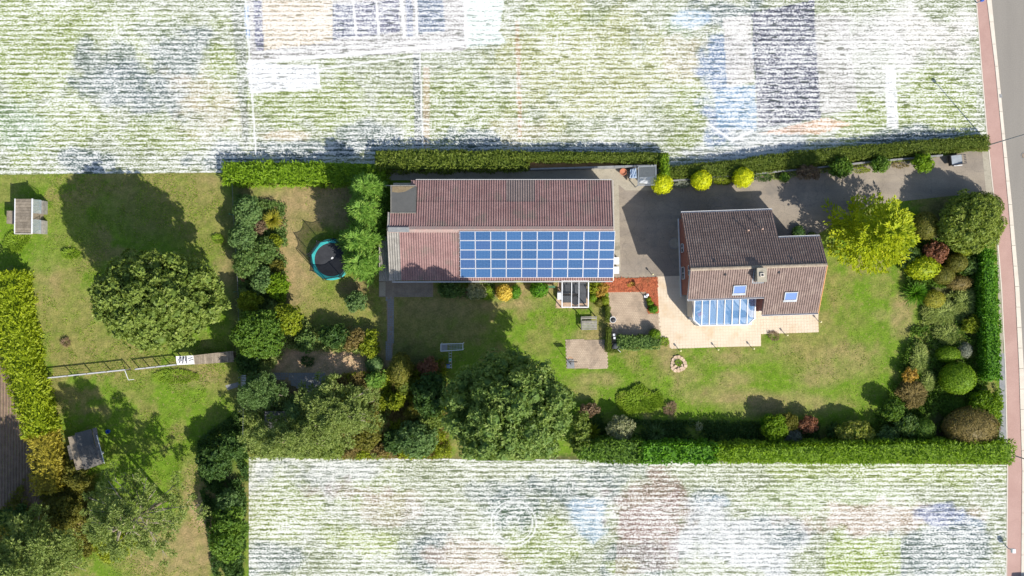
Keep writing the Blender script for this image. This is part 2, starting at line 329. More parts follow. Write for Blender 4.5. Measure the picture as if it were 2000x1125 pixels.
BZ = [ (60, 60, 120, 120, YG, .8), (110, 240, 110, 90, YG, .7), (30, 250, 60, 40, GR, .9), (250, 60, 90, 60, YG, .5), (240, 170, 80, 45, BG, .9), (200, 120, 60, 40, BG, .7), (350, 110, 70, 40, BG, .8), (380, 180, 60, 40, BE, .5),
 (310, 200, 60, 30, BG, .8), (160, 315, 55, 30, BG, .9), (430, 310, 50, 22, BG, .9), (320, 60, 40, 20, BG, .4), (430, 120, 50, 60, YG, .8), (300, 260, 90, 30, YG, .6), (420, 230, 60, 40, BE, .4),  # bluish blobs along the plot's lower edge paint ghosted hedge and tree shade
 (640, 210, 150, 60, YG, .8), (600, 290, 130, 18, BG, .9), (720, 270, 60, 25, BG, .8), (560, 265, 60, 10, BE, .8), (930, 220, 80, 70, YG, .6), (1150, 130, 160, 110, [.36, .37, .15], .8), (1020, 260, 60, 25, BE, .4),
 (900, 280, 70, 20, BG, .9), (1150, 290, 130, 16, BG, .8), (1080, 30, 80, 25, YG, .6), (1330, 60, 45, 45, GR, .7), (1330, 110, 40, 40, BE, .5), (1340, 200, 40, 60, YG, .7), (1345, 270, 50, 25, YG, .6),
 (1420, 160, 45, 100, BL, .9), (1430, 30, 70, 25, BG, .9), (1500, 255, 80, 30, [.4, .42, .44], .8), (1700, 240, 60, 50, YG, .8), (1830, 180, 90, 75, YG, .75), (1790, 70, 130, 50, [.62, .58, .55], .8), (1700, 100, 80, 80, [.5, .49, .47], .6),
 (1760, 270, 110, 20, BG, .9), (1450, 300, 140, 18, GY, .9), (1345, 35, 30, 18, [.3, .42, .55], .8), (1890, 290, 40, 20, YG, .7),
 (620, 930, 120, 40, GY, .7), (560, 1000, 90, 60, YG, .7), (720, 970, 90, 40, YG, .5), (700, 1060, 60, 25, YE, .7), (690, 960, 60, 20, BR, .5), (840, 1030, 60, 40, [.26, .28, .22], .9), (820, 1075, 60, 30, BG, .8), (760, 990, 70, 30, PK, .4),
 (530, 1090, 50, 30, BG, .7), (1000, 1000, 50, 45, [.10, .15, .12], .9), (980, 960, 60, 20, BG, .6), (930, 1090, 90, 40, PK, .6), (1060, 1060, 70, 45, YG, .7), (1120, 960, 70, 50, BG, .8), (1150, 1010, 30, 40, [.3, .42, .55], .7),
 (1190, 920, 80, 20, BG, .6), (1270, 1000, 70, 70, BR, .65), (1370, 970, 45, 20, BG, .8), (1390, 985, 40, 12, [.14, .24, .32], .8), (1450, 1060, 120, 60, [.45, .46, .47], .9), (1520, 1030, 50, 30, BG, .8), (1650, 920, 170, 20, YG, .8), (1620, 970, 150, 30, [.34, .40, .2], .7),
 (1700, 1010, 150, 30, PK, .75), (1860, 930, 90, 25, YG, .7), (1850, 1010, 50, 25, [.22, .25, .38], .9), (1890, 1030, 30, 22, BL, .6), (1850, 1080, 100, 45, BG, .85), (1670, 1085, 65, 40, YG, .9), (1240, 1090, 60, 30, BG, .7), (1215, 1110, 30, 20, YG, .8) ]
def inpoly(px, py, poly):
    c = np.zeros(px.shape, bool); n = len(poly)
    for i in range(n):
        (x0, y0), (x1, y1) = poly[i], poly[(i + 1) % n]
        c ^= ((y0 > py) != (y1 > py)) & (px < (x1 - x0) * (py - y0) / ((y1 - y0) or 1e-9) + x0)
    return c
BPOLY = [ ([(484, 0), (905, 0), (911, 98), (490, 122)], [.42, .40, .39], 1), ([(512, 0), (650, 0), (650, 82), (515, 98)], [.60, .51, .40], 1), ([(494, 0), (510, 0), (516, 98), (500, 98)], [.2, .2, .28], 1),
 ([(650, 8), (688, 6), (694, 72), (650, 78)], [.17, .18, .25], 1), ([(692, 5), (733, 4), (737, 68), (697, 72)], [.2, .2, .27], 1), ([(738, 2), (778, 0), (782, 62), (742, 67)], [.2, .2, .27], 1), ([(792, 0), (805, 0), (808, 72), (795, 72)], [.25, .27, .35], 1),
 ([(815, 0), (865, 0), (870, 60), (818, 66)], [.2, .24, .32], 1), ([(480, 122), (620, 128), (624, 170), (488, 180)], [.62, .62, .63], 1), ([(911, 0), (985, 0), (975, 60), (990, 85), (911, 92)], [.60, .66, .62], 1),
 ([(1468, 25), (1590, 0), (1603, 232), (1480, 250)], [.115, .12, .165], 1), ([(1590, 30), (1655, 30), (1675, 215), (1603, 222)], [.44, .42, .40], .9), ([(1412, 35), (1466, 30), (1474, 160), (1420, 170)], [.5, .47, .45], .9),
 ([(1396, 175), (1475, 165), (1478, 255), (1400, 250)], [.2, .32, .46], .9), ([(1475, 262), (1612, 230), (1668, 242), (1600, 262)], [.70, .42, .28], .7), ([(1728, 130), (1748, 125), (1755, 250), (1732, 250)], [.66, .66, .66], 1),
 ([(1300, 975), (1326, 950), (1326, 1110), (1200, 1125), (1210, 1000)], [.30, .2, .19], .5), ([(1612, 1060), (1700, 1050), (1760, 1050), (1760, 1125), (1612, 1125)], [.32, .40, .1], .6), ([(806, 105), (822, 105), (824, 290), (810, 290)], [.13, .15, .16], .8), ([(826, 130), (838, 130), (840, 290), (828, 290)], [.55, .36, .26], .5), ([(1006, 40), (1014, 40), (1020, 270), (1012, 270)], [.45, .25, .13], .6), ([(450, 0), (478, 0), (486, 290), (476, 290)], [.13, .15, .16], .5), ([(478, 6), (484, 6), (488, 75), (480, 75)], [.15, .28, .5], 1) ]
BLINE = [ ([(480, 0), (492, 180), (500, 300)], 1.6), ([(486, 122), (700, 105), (911, 84), (908, 0)], 3.0), ([(488, 181), (624, 171), (620, 128)], 2), ([(812, 0), (815, 70)], 2), ([(495, 103), (700, 90), (905, 76)], 1.2), ([(690, 6), (696, 72)], 2), ([(735, 3), (740, 68)], 2),
          ([(784, 0), (790, 72)], 3), ([(1003 + 44 * math.cos(k / 5), 1022 + 44 * math.sin(k / 5)) for k in range(33)], 1.2), ([(1003 + 37 * math.cos(k / 5), 1022 + 37 * math.sin(k / 5)) for k in range(33)], 1.0), ([(1001 + 11 * math.cos(k / 3), 1015 + 7 * math.sin(k / 3)) for k in range(20)], .9), ([(820, 105), (826, 290)], 1.2), ([(1470, 255), (1430, 275), (1380, 240)], 2.5), ([(620, 136), (820, 108)], 1.5) ]
def bl_col(px, py):
    c = np.broadcast_to(np.array([.28, .31, .19]), px.shape + (3,)).copy()
    for i, (cx, cy, rx, ry, col, a) in enumerate(BZ):
        m = (blob(px, py, cx, cy, rx, ry, .45, 200 + i, 1.1) * a)[..., None]; c = c * (1 - m) + np.array(col) * m
    for poly, col, a in BPOLY:
        m = (inpoly(px, py, poly) * a)[..., None]; c = c * (1 - m) + np.array(col) * m
    return c
def bl_sheet(xs, ya, yb, ny):
    o = grid_sheet('pale_field', xs, ya, yb, ny, M['bleached'], bl_col, z=.012)
    a = o.data.attributes['zone']; n = len(o.data.vertices); co = np.empty(n * 3, np.float32); o.data.vertices.foreach_get('co', co); co = co.reshape(-1, 3)
    px = co[:, 0] * S + 1000; py = 562.5 - co[:, 1] * S; al = np.ones(n)
    for pts, w in BLINE: al *= 1 - .92 * seg(px, py, pts, w, .6, wob=0)
    c = np.empty(n * 4, np.float32); a.data.foreach_get('color', c); c = c.reshape(-1, 4); c[:, 3] = al; a.data.foreach_set('color', c.ravel())
    return o
L_ = lambda x0, y0, x1, y1: (lambda x: y0 + (y1 - y0) * (x - x0) / (x1 - x0))
TOP = lambda x: -60
def ramp_r(x): return -60
bl_sheet(np.linspace(-60, 437, 200), TOP, L_(0, 341, 437, 337), 140)
bl_sheet(np.linspace(437, 733, 120), TOP, L_(437, 316, 733, 320), 140)
bl_sheet(np.linspace(733, 1305, 230), TOP, L_(733, 294, 1305, 298), 140)
yr = lambda x: 328 + (298 - 328) * (x - 1305) / 255 if x < 1560 else 298 + (266 - 298) * (x - 1560) / 368
bl_sheet(np.linspace(1305, 1907, 240), TOP, yr, 150)
# the wedge along the street
def wedge(name, pts, fn, mat, z):
    V = [G(x, y, 0) + Vector((0, 0, z)) for x, y in pts]
    c = np.array([list(fn(np.array([x * 1.0]), np.array([y * 1.0]))[0]) + [1] for x, y in pts])
    o = link(name, quads_mesh(name, V, np.arange(len(V)).reshape(1, -1), col=c), mat); return tag(o, kind='structure')
wedge('pale_field', [(1907, 272 - 4), (1930, 264), (1917, 130), (1908, 0), (1907, -60)][::1], bl_col, M['bleached'], .012)
bl_sheet(np.linspace(486, 1132, 260), L_(492, 893, 1132, 898), lambda x: 1185, 120)
bl_sheet(np.linspace(1132, 1966, 330), L_(1132, 898, 1966, 908), lambda x: 1185, 120)

# road, kerb, cycle path on the right
def strip(name, left, right, ys, mat, z, z0=None, kind='structure', label=None):
    mb = MB(); n = len(ys)
    for i in range(n - 1):
        a, b, c, d = G(left[i], ys[i]), G(right[i], ys[i]), G(right[i + 1], ys[i + 1]), G(left[i + 1], ys[i + 1])
        if z0 is None: mb.add([(p.x, p.y, z) for p in (a, d, c, b)], [(0, 1, 2, 3)])
        else: mb.poly([a, b, c, d], z0, z)
    return tag(mb.build(name, mat), label, kind=kind)
YS = [-300, -80, 0, 130, 262, 400, 560, 720, 920, 1125, 1400]
PL = [1890, 1904, 1908, 1918, 1929, 1944, 1957, 1965, 1969, 1967, 1962]
PR = [1898, 1918, 1927, 1943, 1956, 1969, 1982, 1990, 1996, 1994, 1988]
CR = [1906, 1926, 1936, 1949, 1962, 1976, 1990, 1999, 2006, 2005, 1999]
strip('cycle_path', PL, PR, YS, M['cycle'], .02)
strip('road', [c - 1 for c in CR], [c + 700 for c in CR], YS, M['road'], .008)
for i in range(len(YS) - 1):   # kerb stones, laid end to end
    n = max(1, int(round(abs(YS[i + 1] - YS[i]) / 40)))
    for k in range(n):
        if not (-20 < YS[i] + (YS[i + 1] - YS[i]) * (k + .5) / n < 1150): continue
        t0, t1 = k / n, (k + .985) / n; q = lambda A, t: A[i] + (A[i + 1] - A[i]) * t
        mb = MB(); mb.poly([G(q(PR, t0), q(YS, t0)), G(q(CR, t0), q(YS, t0)), G(q(CR, t1), q(YS, t1)), G(q(PR, t1), q(YS, t1))], -.05, .07)
        tag(mb.build('kerb_stone', M['kerb']), kind='structure')
# edging of the cycle path and gravel verge
strip('path_edging', [p - 2.2 for p in PL], [p - .3 for p in PL], YS, M['kerb'], .035, -.05)
strip('gravel_verge', [1950, 1952, 1952, 1950], [1962, 1964, 1965, 1966], [690, 740, 800, 880], M['bluestone'], .018)
strip('gravel_verge', [1946, 1949, 1953], [1955, 1958, 1960], [450, 560, 690], surf('verge', (.25, .24, .16), (.34, .32, .24), famt=.4), .018)
# driveway
mb = MB(); P_ = [(1190, 328), (1290, 333), (1305, 352), (1480, 345), (1700, 322), (1800, 312), (1846, 304), (1900, 292), (1926, 300), (1938, 380), (1860, 382), (1700, 400), (1625, 440), (1570, 475), (1540, 560), (1332, 560), (1332, 541), (1190, 543)]
mb.poly([G(x, y) for x, y in P_], -.05, .006); tag(mb.build('driveway', M['asphalt']), kind='structure')
strip('driveway_apron', [1918, 1926], [1931, 1943], [296, 380], M['concrete'], .012)
mb = MB(); mb.poly([G(x, y) for x, y in [(745, 328), (1205, 326), (1300, 330), (1290, 372), (1222, 372), (1198, 352), (745, 352)]], -.05, .010); tag(mb.build('yard_paving', M['concrete']), kind='structure')
mb = MB(); mb.poly([G(x, y) for x, y in [(1197, 330), (1222, 352), (1208, 352), (1212, 530), (1195, 532)]], -.05, .013); tag(mb.build('yard_strip', M['concrete']), kind='structure')

# paved areas: bed plus single slabs with open joints (slabs of 5 px and less, one geometry)
def paving(name, poly, pitch, mat, jmat, z=.012, ang=0.0, gap=.022, lip=.010, jit=.004, ratio=1.0, bed='paving_bed'):
    pts = [G(x, y) for x, y in poly]; mb = MB(); mb.poly(pts, -.05, z); b = tag(mb.build(bed, jmat), kind='structure')
    xs = [p.x for p in pts]; ys = [p.y for p in pts]; ca, sa = math.cos(ang), math.sin(ang)
    R = Matrix.Rotation(ang, 2); C = Vector((sum(xs) / len(xs), sum(ys) / len(ys))); W = max(max(xs) - min(xs), max(ys) - min(ys))
    pp = [(p.x, p.y) for p in pts]; V = []; F = []; py_ = pitch * ratio; nx = int(W / pitch) + 2; ny = int(W / py_) + 2
    for i in range(-nx, nx):
        for j in range(-ny, ny):
            x = (i + (.5 if (ratio != 1 and j % 2) else 0)) * pitch; y = j * py_; c = C + R @ Vector((x + pitch / 2, y + py_ / 2))
            if not inpoly(np.array([c.x]), np.array([c.y]), pp)[0]: continue
            h = z + lip + random.uniform(-jit, jit); b0 = len(V); g = gap / 2
            cs = [C + R @ Vector(q) for q in ((x + g, y + g), (x + pitch - g, y + g), (x + pitch - g, y + py_ - g), (x + g, y + py_ - g))]
            V += [(q.x, q.y, z - .005) for q in cs] + [(q.x, q.y, h + random.uniform(-jit, jit) * .5) for q in cs]
            F += [(b0 + 4, b0 + 5, b0 + 6, b0 + 7)] + [(b0 + k, b0 + (k + 1) % 4, b0 + 4 + (k + 1) % 4, b0 + 4 + k) for k in range(4)]
    me = quads_mesh(name, V, F); o = link(name, me, mat); tag(o, kind='stuff'); return o
A2 = math.radians(1.9)
paving('patio_slabs', [(1283, 540), (1345, 538), (1350, 585), (1600, 580), (1597, 647), (1486, 650), (1486, 676), (1308, 679), (1307, 659), (1290, 659)], .33, M['patio'], M['patio_joint'], ang=A2, bed='patio_bed')
paving('terrace_pavers', [(1189, 571), (1262, 570), (1265, 612), (1288, 613), (1290, 640), (1288, 672), (1194, 672)], .24, M['paver'], M['paver_joint'], ang=A2, ratio=.8, gap=.022)
paving('lawn_pad_pavers', [(1105, 664), (1185, 663), (1187, 719), (1107, 720)], .24, M['paver'], M['paver_joint'], z=.02, ang=A2, ratio=.8, gap=.022)
paving('sunken_terrace_slabs', [(563, 730), (633, 730), (633, 765), (600, 766), (568, 752)], .30, M['bluestone'], M['paver_joint'], ang=0)
paving('workshop_slabs', [(740, 549), (846, 549), (846, 580), (740, 580)], .30, surf('brown_slabs', (.20, .165, .13), (.27, .23, .18), famt=.25), M['paver_joint'], ang=0)
paving('garden_path_slabs', [(755, 580), (768, 580), (769, 640), (766, 705), (754, 705), (756, 640)], .24, M['bluestone'], M['paver_joint'], ang=0, gap=.04, jit=.012)
paving('cobbled_strip', [(482, 733), (560, 728), (566, 738), (530, 744), (482, 742)], .28, M['bluestone'], M['paver_joint'], ang=0, gap=.05)
mb = MB(); mb.poly([G(x, y) for x, y in [(741, 551), (753, 551), (753, 578), (741, 578)]], 0, .05); tag(mb.build('threshold_slab', M['concrete']), kind='structure')
mb = MB(); mb.poly([G(x, y) for x, y in [(440, 753), (482, 742), (482, 750), (445, 762)]], -.05, .012); tag(mb.build('gravel_spill', M['bluestone']), kind='structure')
# mulch bed in an L, with a red edging board
mb = MB(); mb.poly([G(x, y) for x, y in [(1190, 545), (1283, 541), (1287, 611), (1266, 613), (1262, 570), (1189, 571), (1160, 572), (1160, 546)]], -.05, .045)
tag(mb.build('mulch_bed', M['mulch']), kind='structure')
V = []; 
for k in range(1500):
    x, y = rng.uniform(1188, 1285), rng.uniform(542, 612)
    if y > 570 and x < 1264: continue
    p = G(x, y); a = rng.uniform(0, 6.28); l = rng.uniform(.05, .13); w = .035; d = Vector((math.cos(a), math.sin(a), 0)) * l; s = Vector((-math.sin(a), math.cos(a), 0)) * w; z = .05 + rng.uniform(0, .03)
    V += [(p + v).to_tuple()[:2] + (z + t,) for v, t in ((-d - s, 0), (d - s, .02), (d + s, .03), (-d + s, 0))]
tag(link('mulch_chips', quads_mesh('mulch_chips', V), M['mulch']), kind='stuff')
# ploughed strip at the far left, furrows as real relief
M['plough'] = surf('ploughed_soil', (.165, .115, .08), (.235, .165, .115), scale=1.5, famt=.3, bd=.03)
edge = lambda y: np.interp(y, [690, 760, 850, 970, 1040], [0, 28, 52, 88, 110])
nx, ny = 150, 90; V = np.zeros((nx, ny, 3))
for i in range(nx):
    for j in range(ny):
        y = 680 + (1060 - 680) * j / (ny - 1); x = edge(y) - 150 * (1 - i / (nx - 1)); g = G(x, y)
        V[i, j] = (g.x, g.y, .03 + .045 * math.sin(g.x * 2 * math.pi / .33 + (y - 680) * .0) + .02 * random.random())
i = np.arange(nx * ny).reshape(nx, ny); F = np.stack([i[:-1, 1:], i[1:, 1:], i[1:, :-1], i[:-1, :-1]], -1).reshape(-1, 4)
tag(link('ploughed_field', quads_mesh('ploughed_field', V.reshape(-1, 3), F), M['plough']), kind='structure')

# ---------------------------------------------------------------- the house
A_H = math.radians(1.95); O_H = Vector((18.66, 1.95, 0)); RZ = 7.5; SL = .60
house = tag(empty('brick_house', O_H, A_H), 'red brick house with brown tiled gable roof and a glass conservatory against its garden side', 'house')
U1, U2, VN, VW, VS, VC = 9.88, 14.3, 6.2, 3.05, -5.1, -3.15
zr = lambda v: RZ - abs(v) * SL
def tiles(rects, name, parent, mat, pu=.245, pv=.34):
    """pantiles: each a rolled quad whose lower edge stands proud of the one below"""
    V = []; F = []; prof = [(0, .05), (.2, .085), (.45, .03), (.75, .0), (1.0, .03)]
    for u0, u1, v0, v1 in rects:                 # v0 nearer the ridge, v1 nearer the eave, same sign
        sg = 1 if v1 > 0 else -1; run = abs(v1 - v0); nr = int(round(run * math.hypot(1, SL) / pv)); nc = int(round((u1 - u0) / pu))
        for r in range(nr):
            a = abs(v0) + run * r / nr; b = abs(v0) + run * (r + 1.06) / nr; dz = random.uniform(-.004, .004)
            for c in range(nc):
                j = random.uniform(-.007, .007); b0 = len(V); uu = [u0 + (u1 - u0) * (c + t) / nc for t, h in prof]
                for k, (t, h) in enumerate(prof): V.append((uu[k], sg * a, RZ - a * SL + .03 + h * .9 + j))
                for k, (t, h) in enumerate(prof): V.append((uu[k], sg * b, RZ - b * SL + .062 + h + j + dz))
                for k, (t, h) in enumerate(prof): V.append((uu[k], sg * b, RZ - b * SL + .0 + j))
                n = len(prof)
                for k in range(n - 1):
                    q1 = (b0 + k, b0 + n + k, b0 + n + k + 1, b0 + k + 1); q2 = (b0 + n + k, b0 + 2 * n + k, b0 + 2 * n + k + 1, b0 + n + k + 1)
                    F += [q1 if sg < 0 else q1[::-1], q2 if sg < 0 else q2[::-1]]
    o = link(name, quads_mesh(name, V, F), mat, parent); tag(o, kind='stuff'); return o
def slab(mb, u0, u1, va, vb, th=.14):
    za, zb = zr(va), zr(vb); v = [(u0, va, za), (u1, va, za), (u1, vb, zb), (u0, vb, zb)]
    mb.add(v + [(x, y, z - th) for x, y, z in v], [(0, 1, 2, 3), (7, 6, 5, 4), (0, 4, 5, 1), (1, 5, 6, 2), (2, 6, 7, 3), (3, 7, 4, 0)])
mb = MB(); slab(mb, 0, U1, 0, VN); slab(mb, U1, U2, 0, VW); slab(mb, 0, 8.2, 0, VC); slab(mb, 8.2, U2, 0, VS)
roof = mb.build('roof', M['roof_tile'], house)
tiles([(0, U1, .08, VN), (U1, U2 + .0, .08, VW), (0, 8.2, -.08, VC), (8.2, U2, -.08, VS)], 'roof_tiles', roof, M['roof_tile'])
rt = None
for k in range(36):
    if rt is None:
        mb = MB(); n = 7; L0 = U2 / 36 * .97; v = []
        for x, w, zz in ((0, .17, 0), (L0, .185, .012)):
            for q in range(n): a = math.pi * q / (n - 1); v.append((x, w * math.cos(a), .02 + .10 * math.sin(a) + zz))
        mb.add(v, [(q, q + 1, n + q + 1, n + q) for q in range(n - 1)] + [tuple(range(n, 2 * n))]); rt = mb.build('ridge_tile', M['ridge_tile'], roof); c = rt
    else: c = rt.copy(); COL.objects.link(c)
    c.location = (U2 / 36 * k, 0, RZ + .01)
tag(roof, None)
# walls under the roof: footprint inset from the verges
def wall_prism(name, poly_vz, u0, u1, mat):
    mb = MB(); n = len(poly_vz); v = [(u, a, z) for u in (u0, u1) for a, z in poly_vz]
    mb.add(v, [tuple(range(n)), tuple(range(2 * n - 1, n - 1, -1))] + [(i, n + i, n + (i + 1) % n, (i + 1) % n) for i in range(n)]); return mb.build(name, mat, house)
dz = .17
wall_prism('wall', [(-2.75, 0), (5.75, 0), (5.75, zr(5.75) - dz), (0, RZ - dz), (-2.75, zr(2.75) - dz)], .5, 8.3, M['brick'])
wall_prism('wall', [(-4.75, 0), (5.75, 0), (5.75, zr(5.75) - dz), (0, RZ - dz), (-4.75, zr(4.75) - dz)], 8.3, U1 - .35, M['brick'])
wall_prism('wall', [(-4.75, 0), (2.7, 0), (2.7, zr(2.7) - dz), (0, RZ - dz), (-4.75, zr(4.75) - dz)], U1 - .35, U2 - .3, M['brick'])
# brick courses of the west gable that shows below the verge: bands proud of the wall
mb = MB()
for k in range(40):
    z = .12 + k * .18
    half = min(5.7, max(.2, (RZ - dz - z) / SL)); mb.box(.478, .5, -min(half, 2.72), min(half, 5.72), z, z + .15)
tag(mb.build('brick_course', M['brick'], house), kind='stuff')
# verge boards, gutters
mb = MB(); mb.bar((0, 0, RZ - .1), (0, VN, zr(VN) - .1), .05, .22); mb.build('verge_board', M['brick'], house)
mb = MB(); mb.bar((0, -.0, RZ - .1), (0, VC, zr(VC) - .1), .05, .22); mb.build('verge_board', M['white'], house)
mb = MB(); mb.bar((U2 + .03, 0, RZ - .04), (U2 + .03, VS, zr(VS) - .04), .09, .22); mb.build('verge_board', surf('orange_verge', (.45, .21, .08), (.5, .27, .12)), house)
mb = MB(); mb.bar((U2 + .03, 0, RZ - .04), (U2 + .03, VW, zr(VW) - .04), .06, .2); mb.build('verge_board', M['roof_tile'], house)
def gutter(u0, u1, v, sg=1, mat='white'):
    mb = MB(); z = zr(v) - .02; w = .15; y0 = v + sg * .01
    mb.box(u0, u1, min(y0, y0 + sg * w), max(y0, y0 + sg * w), z - .13, z - .10)
    mb.box(u0, u1, min(y0 + sg * w, y0 + sg * (w + .035)), max(y0 + sg * w, y0 + sg * (w + .035)), z - .13, z + .03)
    mb.box(u0 - .02, u0, min(y0, y0 + sg * w), max(y0, y0 + sg * w), z - .13, z + .02); mb.box(u1, u1 + .02, min(y0, y0 + sg * w), max(y0, y0 + sg * w), z - .13, z + .02)
    return mb.build('gutter', M[mat], house)
gutter(0, U1, VN); gutter(U1 + .05, U2, VW); gutter(8.25, U2, VS, -1); gutter(.0, 8.15, VC, -1)
# white pipe and ledge along the foot of the west wall
mb = MB(); mb.box(.34, .44, -3.0, 5.9, .02, .30); mb.build('plinth_ledge', M['white'], house)
for v0, v1, z0, z1 in ((2.0, 3.0, 1.0, 2.2), (-1.0, .4, .9, 2.3), (-.6, .5, 4.4, 5.5)):   # west gable windows
    mb = MB(); mb.box(.40, .49, v0, v1, z0, z0 + .07); mb.box(.40, .49, v0, v1, z1 - .07, z1); mb.box(.40, .49, v0, v0 + .07, z0, z1); mb.box(.40, .49, v1 - .07, v1, z0, z1); mb.box(.40, .49, (v0 + v1) / 2 - .03, (v0 + v1) / 2 + .03, z0 + .07, z1 - .07)
    w = mb.build('window', M['white'], house)
    mb = MB(); mb.box(.43, .46, v0 + .07, v1 - .07, z0 + .07, z1 - .07); mb.build('pane', M['glass_dark'], w)
for u0, u1, v, z0, z1 in ((10.3, 12.2, -4.76, .1, 2.2), (12.8, 13.8, -4.76, .9, 2.2), (8.5, 9.6, -4.76, .1, 2.1)):
    mb = MB(); mb.box(u0, u1, v - .08, v, z0, z0 + .07); mb.box(u0, u1, v - .08, v, z1 - .07, z1); mb.box(u0, u0 + .07, v - .08, v, z0, z1); mb.box(u1 - .07, u1, v - .08, v, z0, z1)
    w = mb.build('window', M['white'], house); mb = MB(); mb.box(u0 + .07, u1 - .07, v - .05, v - .02, z0 + .07, z1 - .07); mb.build('pane', M['glass_dark'], w)
def loc_h(px, py, z):
    p = G(px, py, z) - O_H; c, s = math.cos(-A_H), math.sin(-A_H); return p.x * c - p.y * s, p.x * s + p.y * c
# skylights
for (px, py, w, h) in ((1444, 564, 1.4, 1.05), (1544, 577, 1.4, 1.05)):
    z = 6.0; 
    for _ in range(4): u, v = loc_h(px, py, z); z = zr(v)
    n = Vector((0, -SL, 1)).normalized(); t = Vector((0, -1, -SL)).normalized(); c = Vector((u, v, z)) + n * .13
    T = Matrix((( 1, t.x, n.x, c.x), (0, t.y, n.y, c.y), (0, t.z, n.z, c.z), (0, 0, 0, 1)))
    mb = MB()
    for a in ((-w / 2, w / 2, -h / 2, -h / 2 + .1), (-w / 2, w / 2, h / 2 - .1, h / 2), (-w / 2, -w / 2 + .1, -h / 2 + .1, h / 2 - .1), (w / 2 - .1, w / 2, -h / 2 + .1, h / 2 - .1)): mb.box(a[0], a[1], a[2], a[3], -.12, .07, T)
    sk = mb.build('skylight', M['grey_metal'], roof); mb = MB(); mb.box(-w / 2 + .1, w / 2 - .1, -h / 2 + .1, h / 2 - .1, 0, .03, T); mb.build('pane', M['glass_sky'], sk)
    mb = MB(); mb.box(-w / 2 - .03, w / 2 + .03, h / 2 + .0, h / 2 + .22, -.05, -.01, T); mb.build('flashing', M['grey_metal'], sk)
# chimney
u, v = loc_h(1488, 537, 8.1); mb = MB(); mb.box(u - .42, u + .42, v - .65, v + .65, RZ - 1.2, 8.05); ch = mb.build('chimney', surf('chimney_brick', (.33, .29, .22), (.42, .37, .28), famt=.2), roof)
mb = MB(); mb.box(u - .5, u + .5, v - .74, v + .74, 8.05, 8.17); mb.build('chimney_cap', M['concrete'], ch)
mb = MB(); mb.box(u - .2, u + .2, v - .2, v + .2, 8.17, 8.32); mb.build('chimney_pot', M['kerb'], ch)
mb = MB(); mb.box(u - .11, u + .11, v - .11, v + .11, 8.32, 8.34); mb.build('flue', M['black'], ch)
mb = MB(); mb.bar((u - .55, v + .72, zr(v + .72) + .09), (u - .55, v - .8, zr(v - .8) + .09), .14, .03); mb.bar((u - .6, v - .78, zr(v - .78) + .09), (u + .6, v - .78, zr(v - .78) + .09), .2, .03); mb.build('lead_flashing', M['grey_metal'], ch)
for px, py in ((1461, 450), (1489, 447)):
    u, v = loc_h(px, py, 5.6); z = zr(v); mb = MB(); mb.tube([(u, v, z - .1), (u, v, z + .62)], .055, 10); mb.lathe([(.09, 0), (.09, .1), (.03, .14)], (u, v, z + .62), 10); mb.build('vent_pipe', surf('copper', (.62, .42, .32), (.6, .4, .3), bmp=0), roof)
for px, py in ((1396, 511), (1547, 507), (1416, 536), (1521, 532)):
    z = 7.
    for _ in range(3): u, v = loc_h(px, py, z); z = zr(v)
    mb = MB(); mb.box(u - .12, u + .12, v - .12, v + .12, z + .04, z + .17); mb.build('tile_vent', M['black'], roof)

# conservatory (a part of the house)
mb = MB(); cv = []
def hv(px, py, z): u, v = loc_h(px, py, z); return Vector((u, v, z))
T0, T1 = hv(1357, 584, 3.5), hv(1476, 580, 3.5); T0.y = T1.y = -2.95
B0, B1 = hv(1367, 636, 2.6), hv(1461, 634, 2.6); C0, C1 = hv(1355, 625, 2.68), hv(1474, 622, 2.68)
ring = [T0, T1, C1, B1, B0, C0]
for a, b in zip(ring, ring[1:] + ring[:1]): mb.bar(a, b, .12, .14)
for a in (C0, B0, B1, C1, T0 + Vector((0, -.1, 0)), T1 + Vector((0, -.1, 0))): mb.bar((a.x, a.y, 0), (a.x, a.y, a.z), .12, .12)
cons = mb.build('conservatory', M['white'], house)
nb = 8
def edge_bottom(t):
    x = B0.x + (B1.x - B0.x) * t; return Vector((x, B0.y, 2.6))
tops = [T0.lerp(T1, .0 + t / nb) for t in range(nb + 1)]
def low(x):
    if x < B0.x: return C0.lerp(B0, (x - C0.x) / (B0.x - C0.x))
    if x > B1.x: return C1.lerp(B1, (C1.x - x) / (C1.x - B1.x))
    return B0.lerp(B1, (x - B0.x) / (B1.x - B0.x))
for k in range(nb + 1):
    x = min(max(tops[k].x, C0.x), C1.x); mb = MB(); mb.bar(tops[k] + Vector((0, 0, .05)), low(x) + Vector((0, 0, .05)), .085, .09); mb.build('glazing_bar', M['white'], cons)
for k in range(nb):
    a, b = tops[k], tops[k + 1]; xa, xb = max(a.x, C0.x), min(b.x, C1.x); mb = MB()
    pts = [a, b, low(xb)] + [p for p in (B1, B0) if xa < p.x < xb] + [low(xa)]
    mb.add([p + Vector((0, 0, .01)) for p in pts] + [p - Vector((0, 0, .02)) for p in pts], [tuple(range(len(pts)))[::-1], tuple(range(len(pts), 2 * len(pts)))]); mb.build('pane', M['glass_painted_sky'], cons)
for a, b in ((C0, B0), (B0, B1), (B1, C1)):
    mb = MB(); mb.bar((a.x, a.y, 1.4), (b.x, b.y, 1.4), .03, 2.3); mb.build('pane', M['glass_clear'], cons)
mb = MB(); mb.poly([(p.x, p.y) for p in ring], .05, .09); mb.build('floor', M['beige_floor'], cons)
mb = MB(); mb.bar((T0.x - .15, -2.8, 1.5), (C0.x - .05, C0.y + .3, 1.35), .22, 2.9); mb.build('side_wall', M['kerb'], cons)
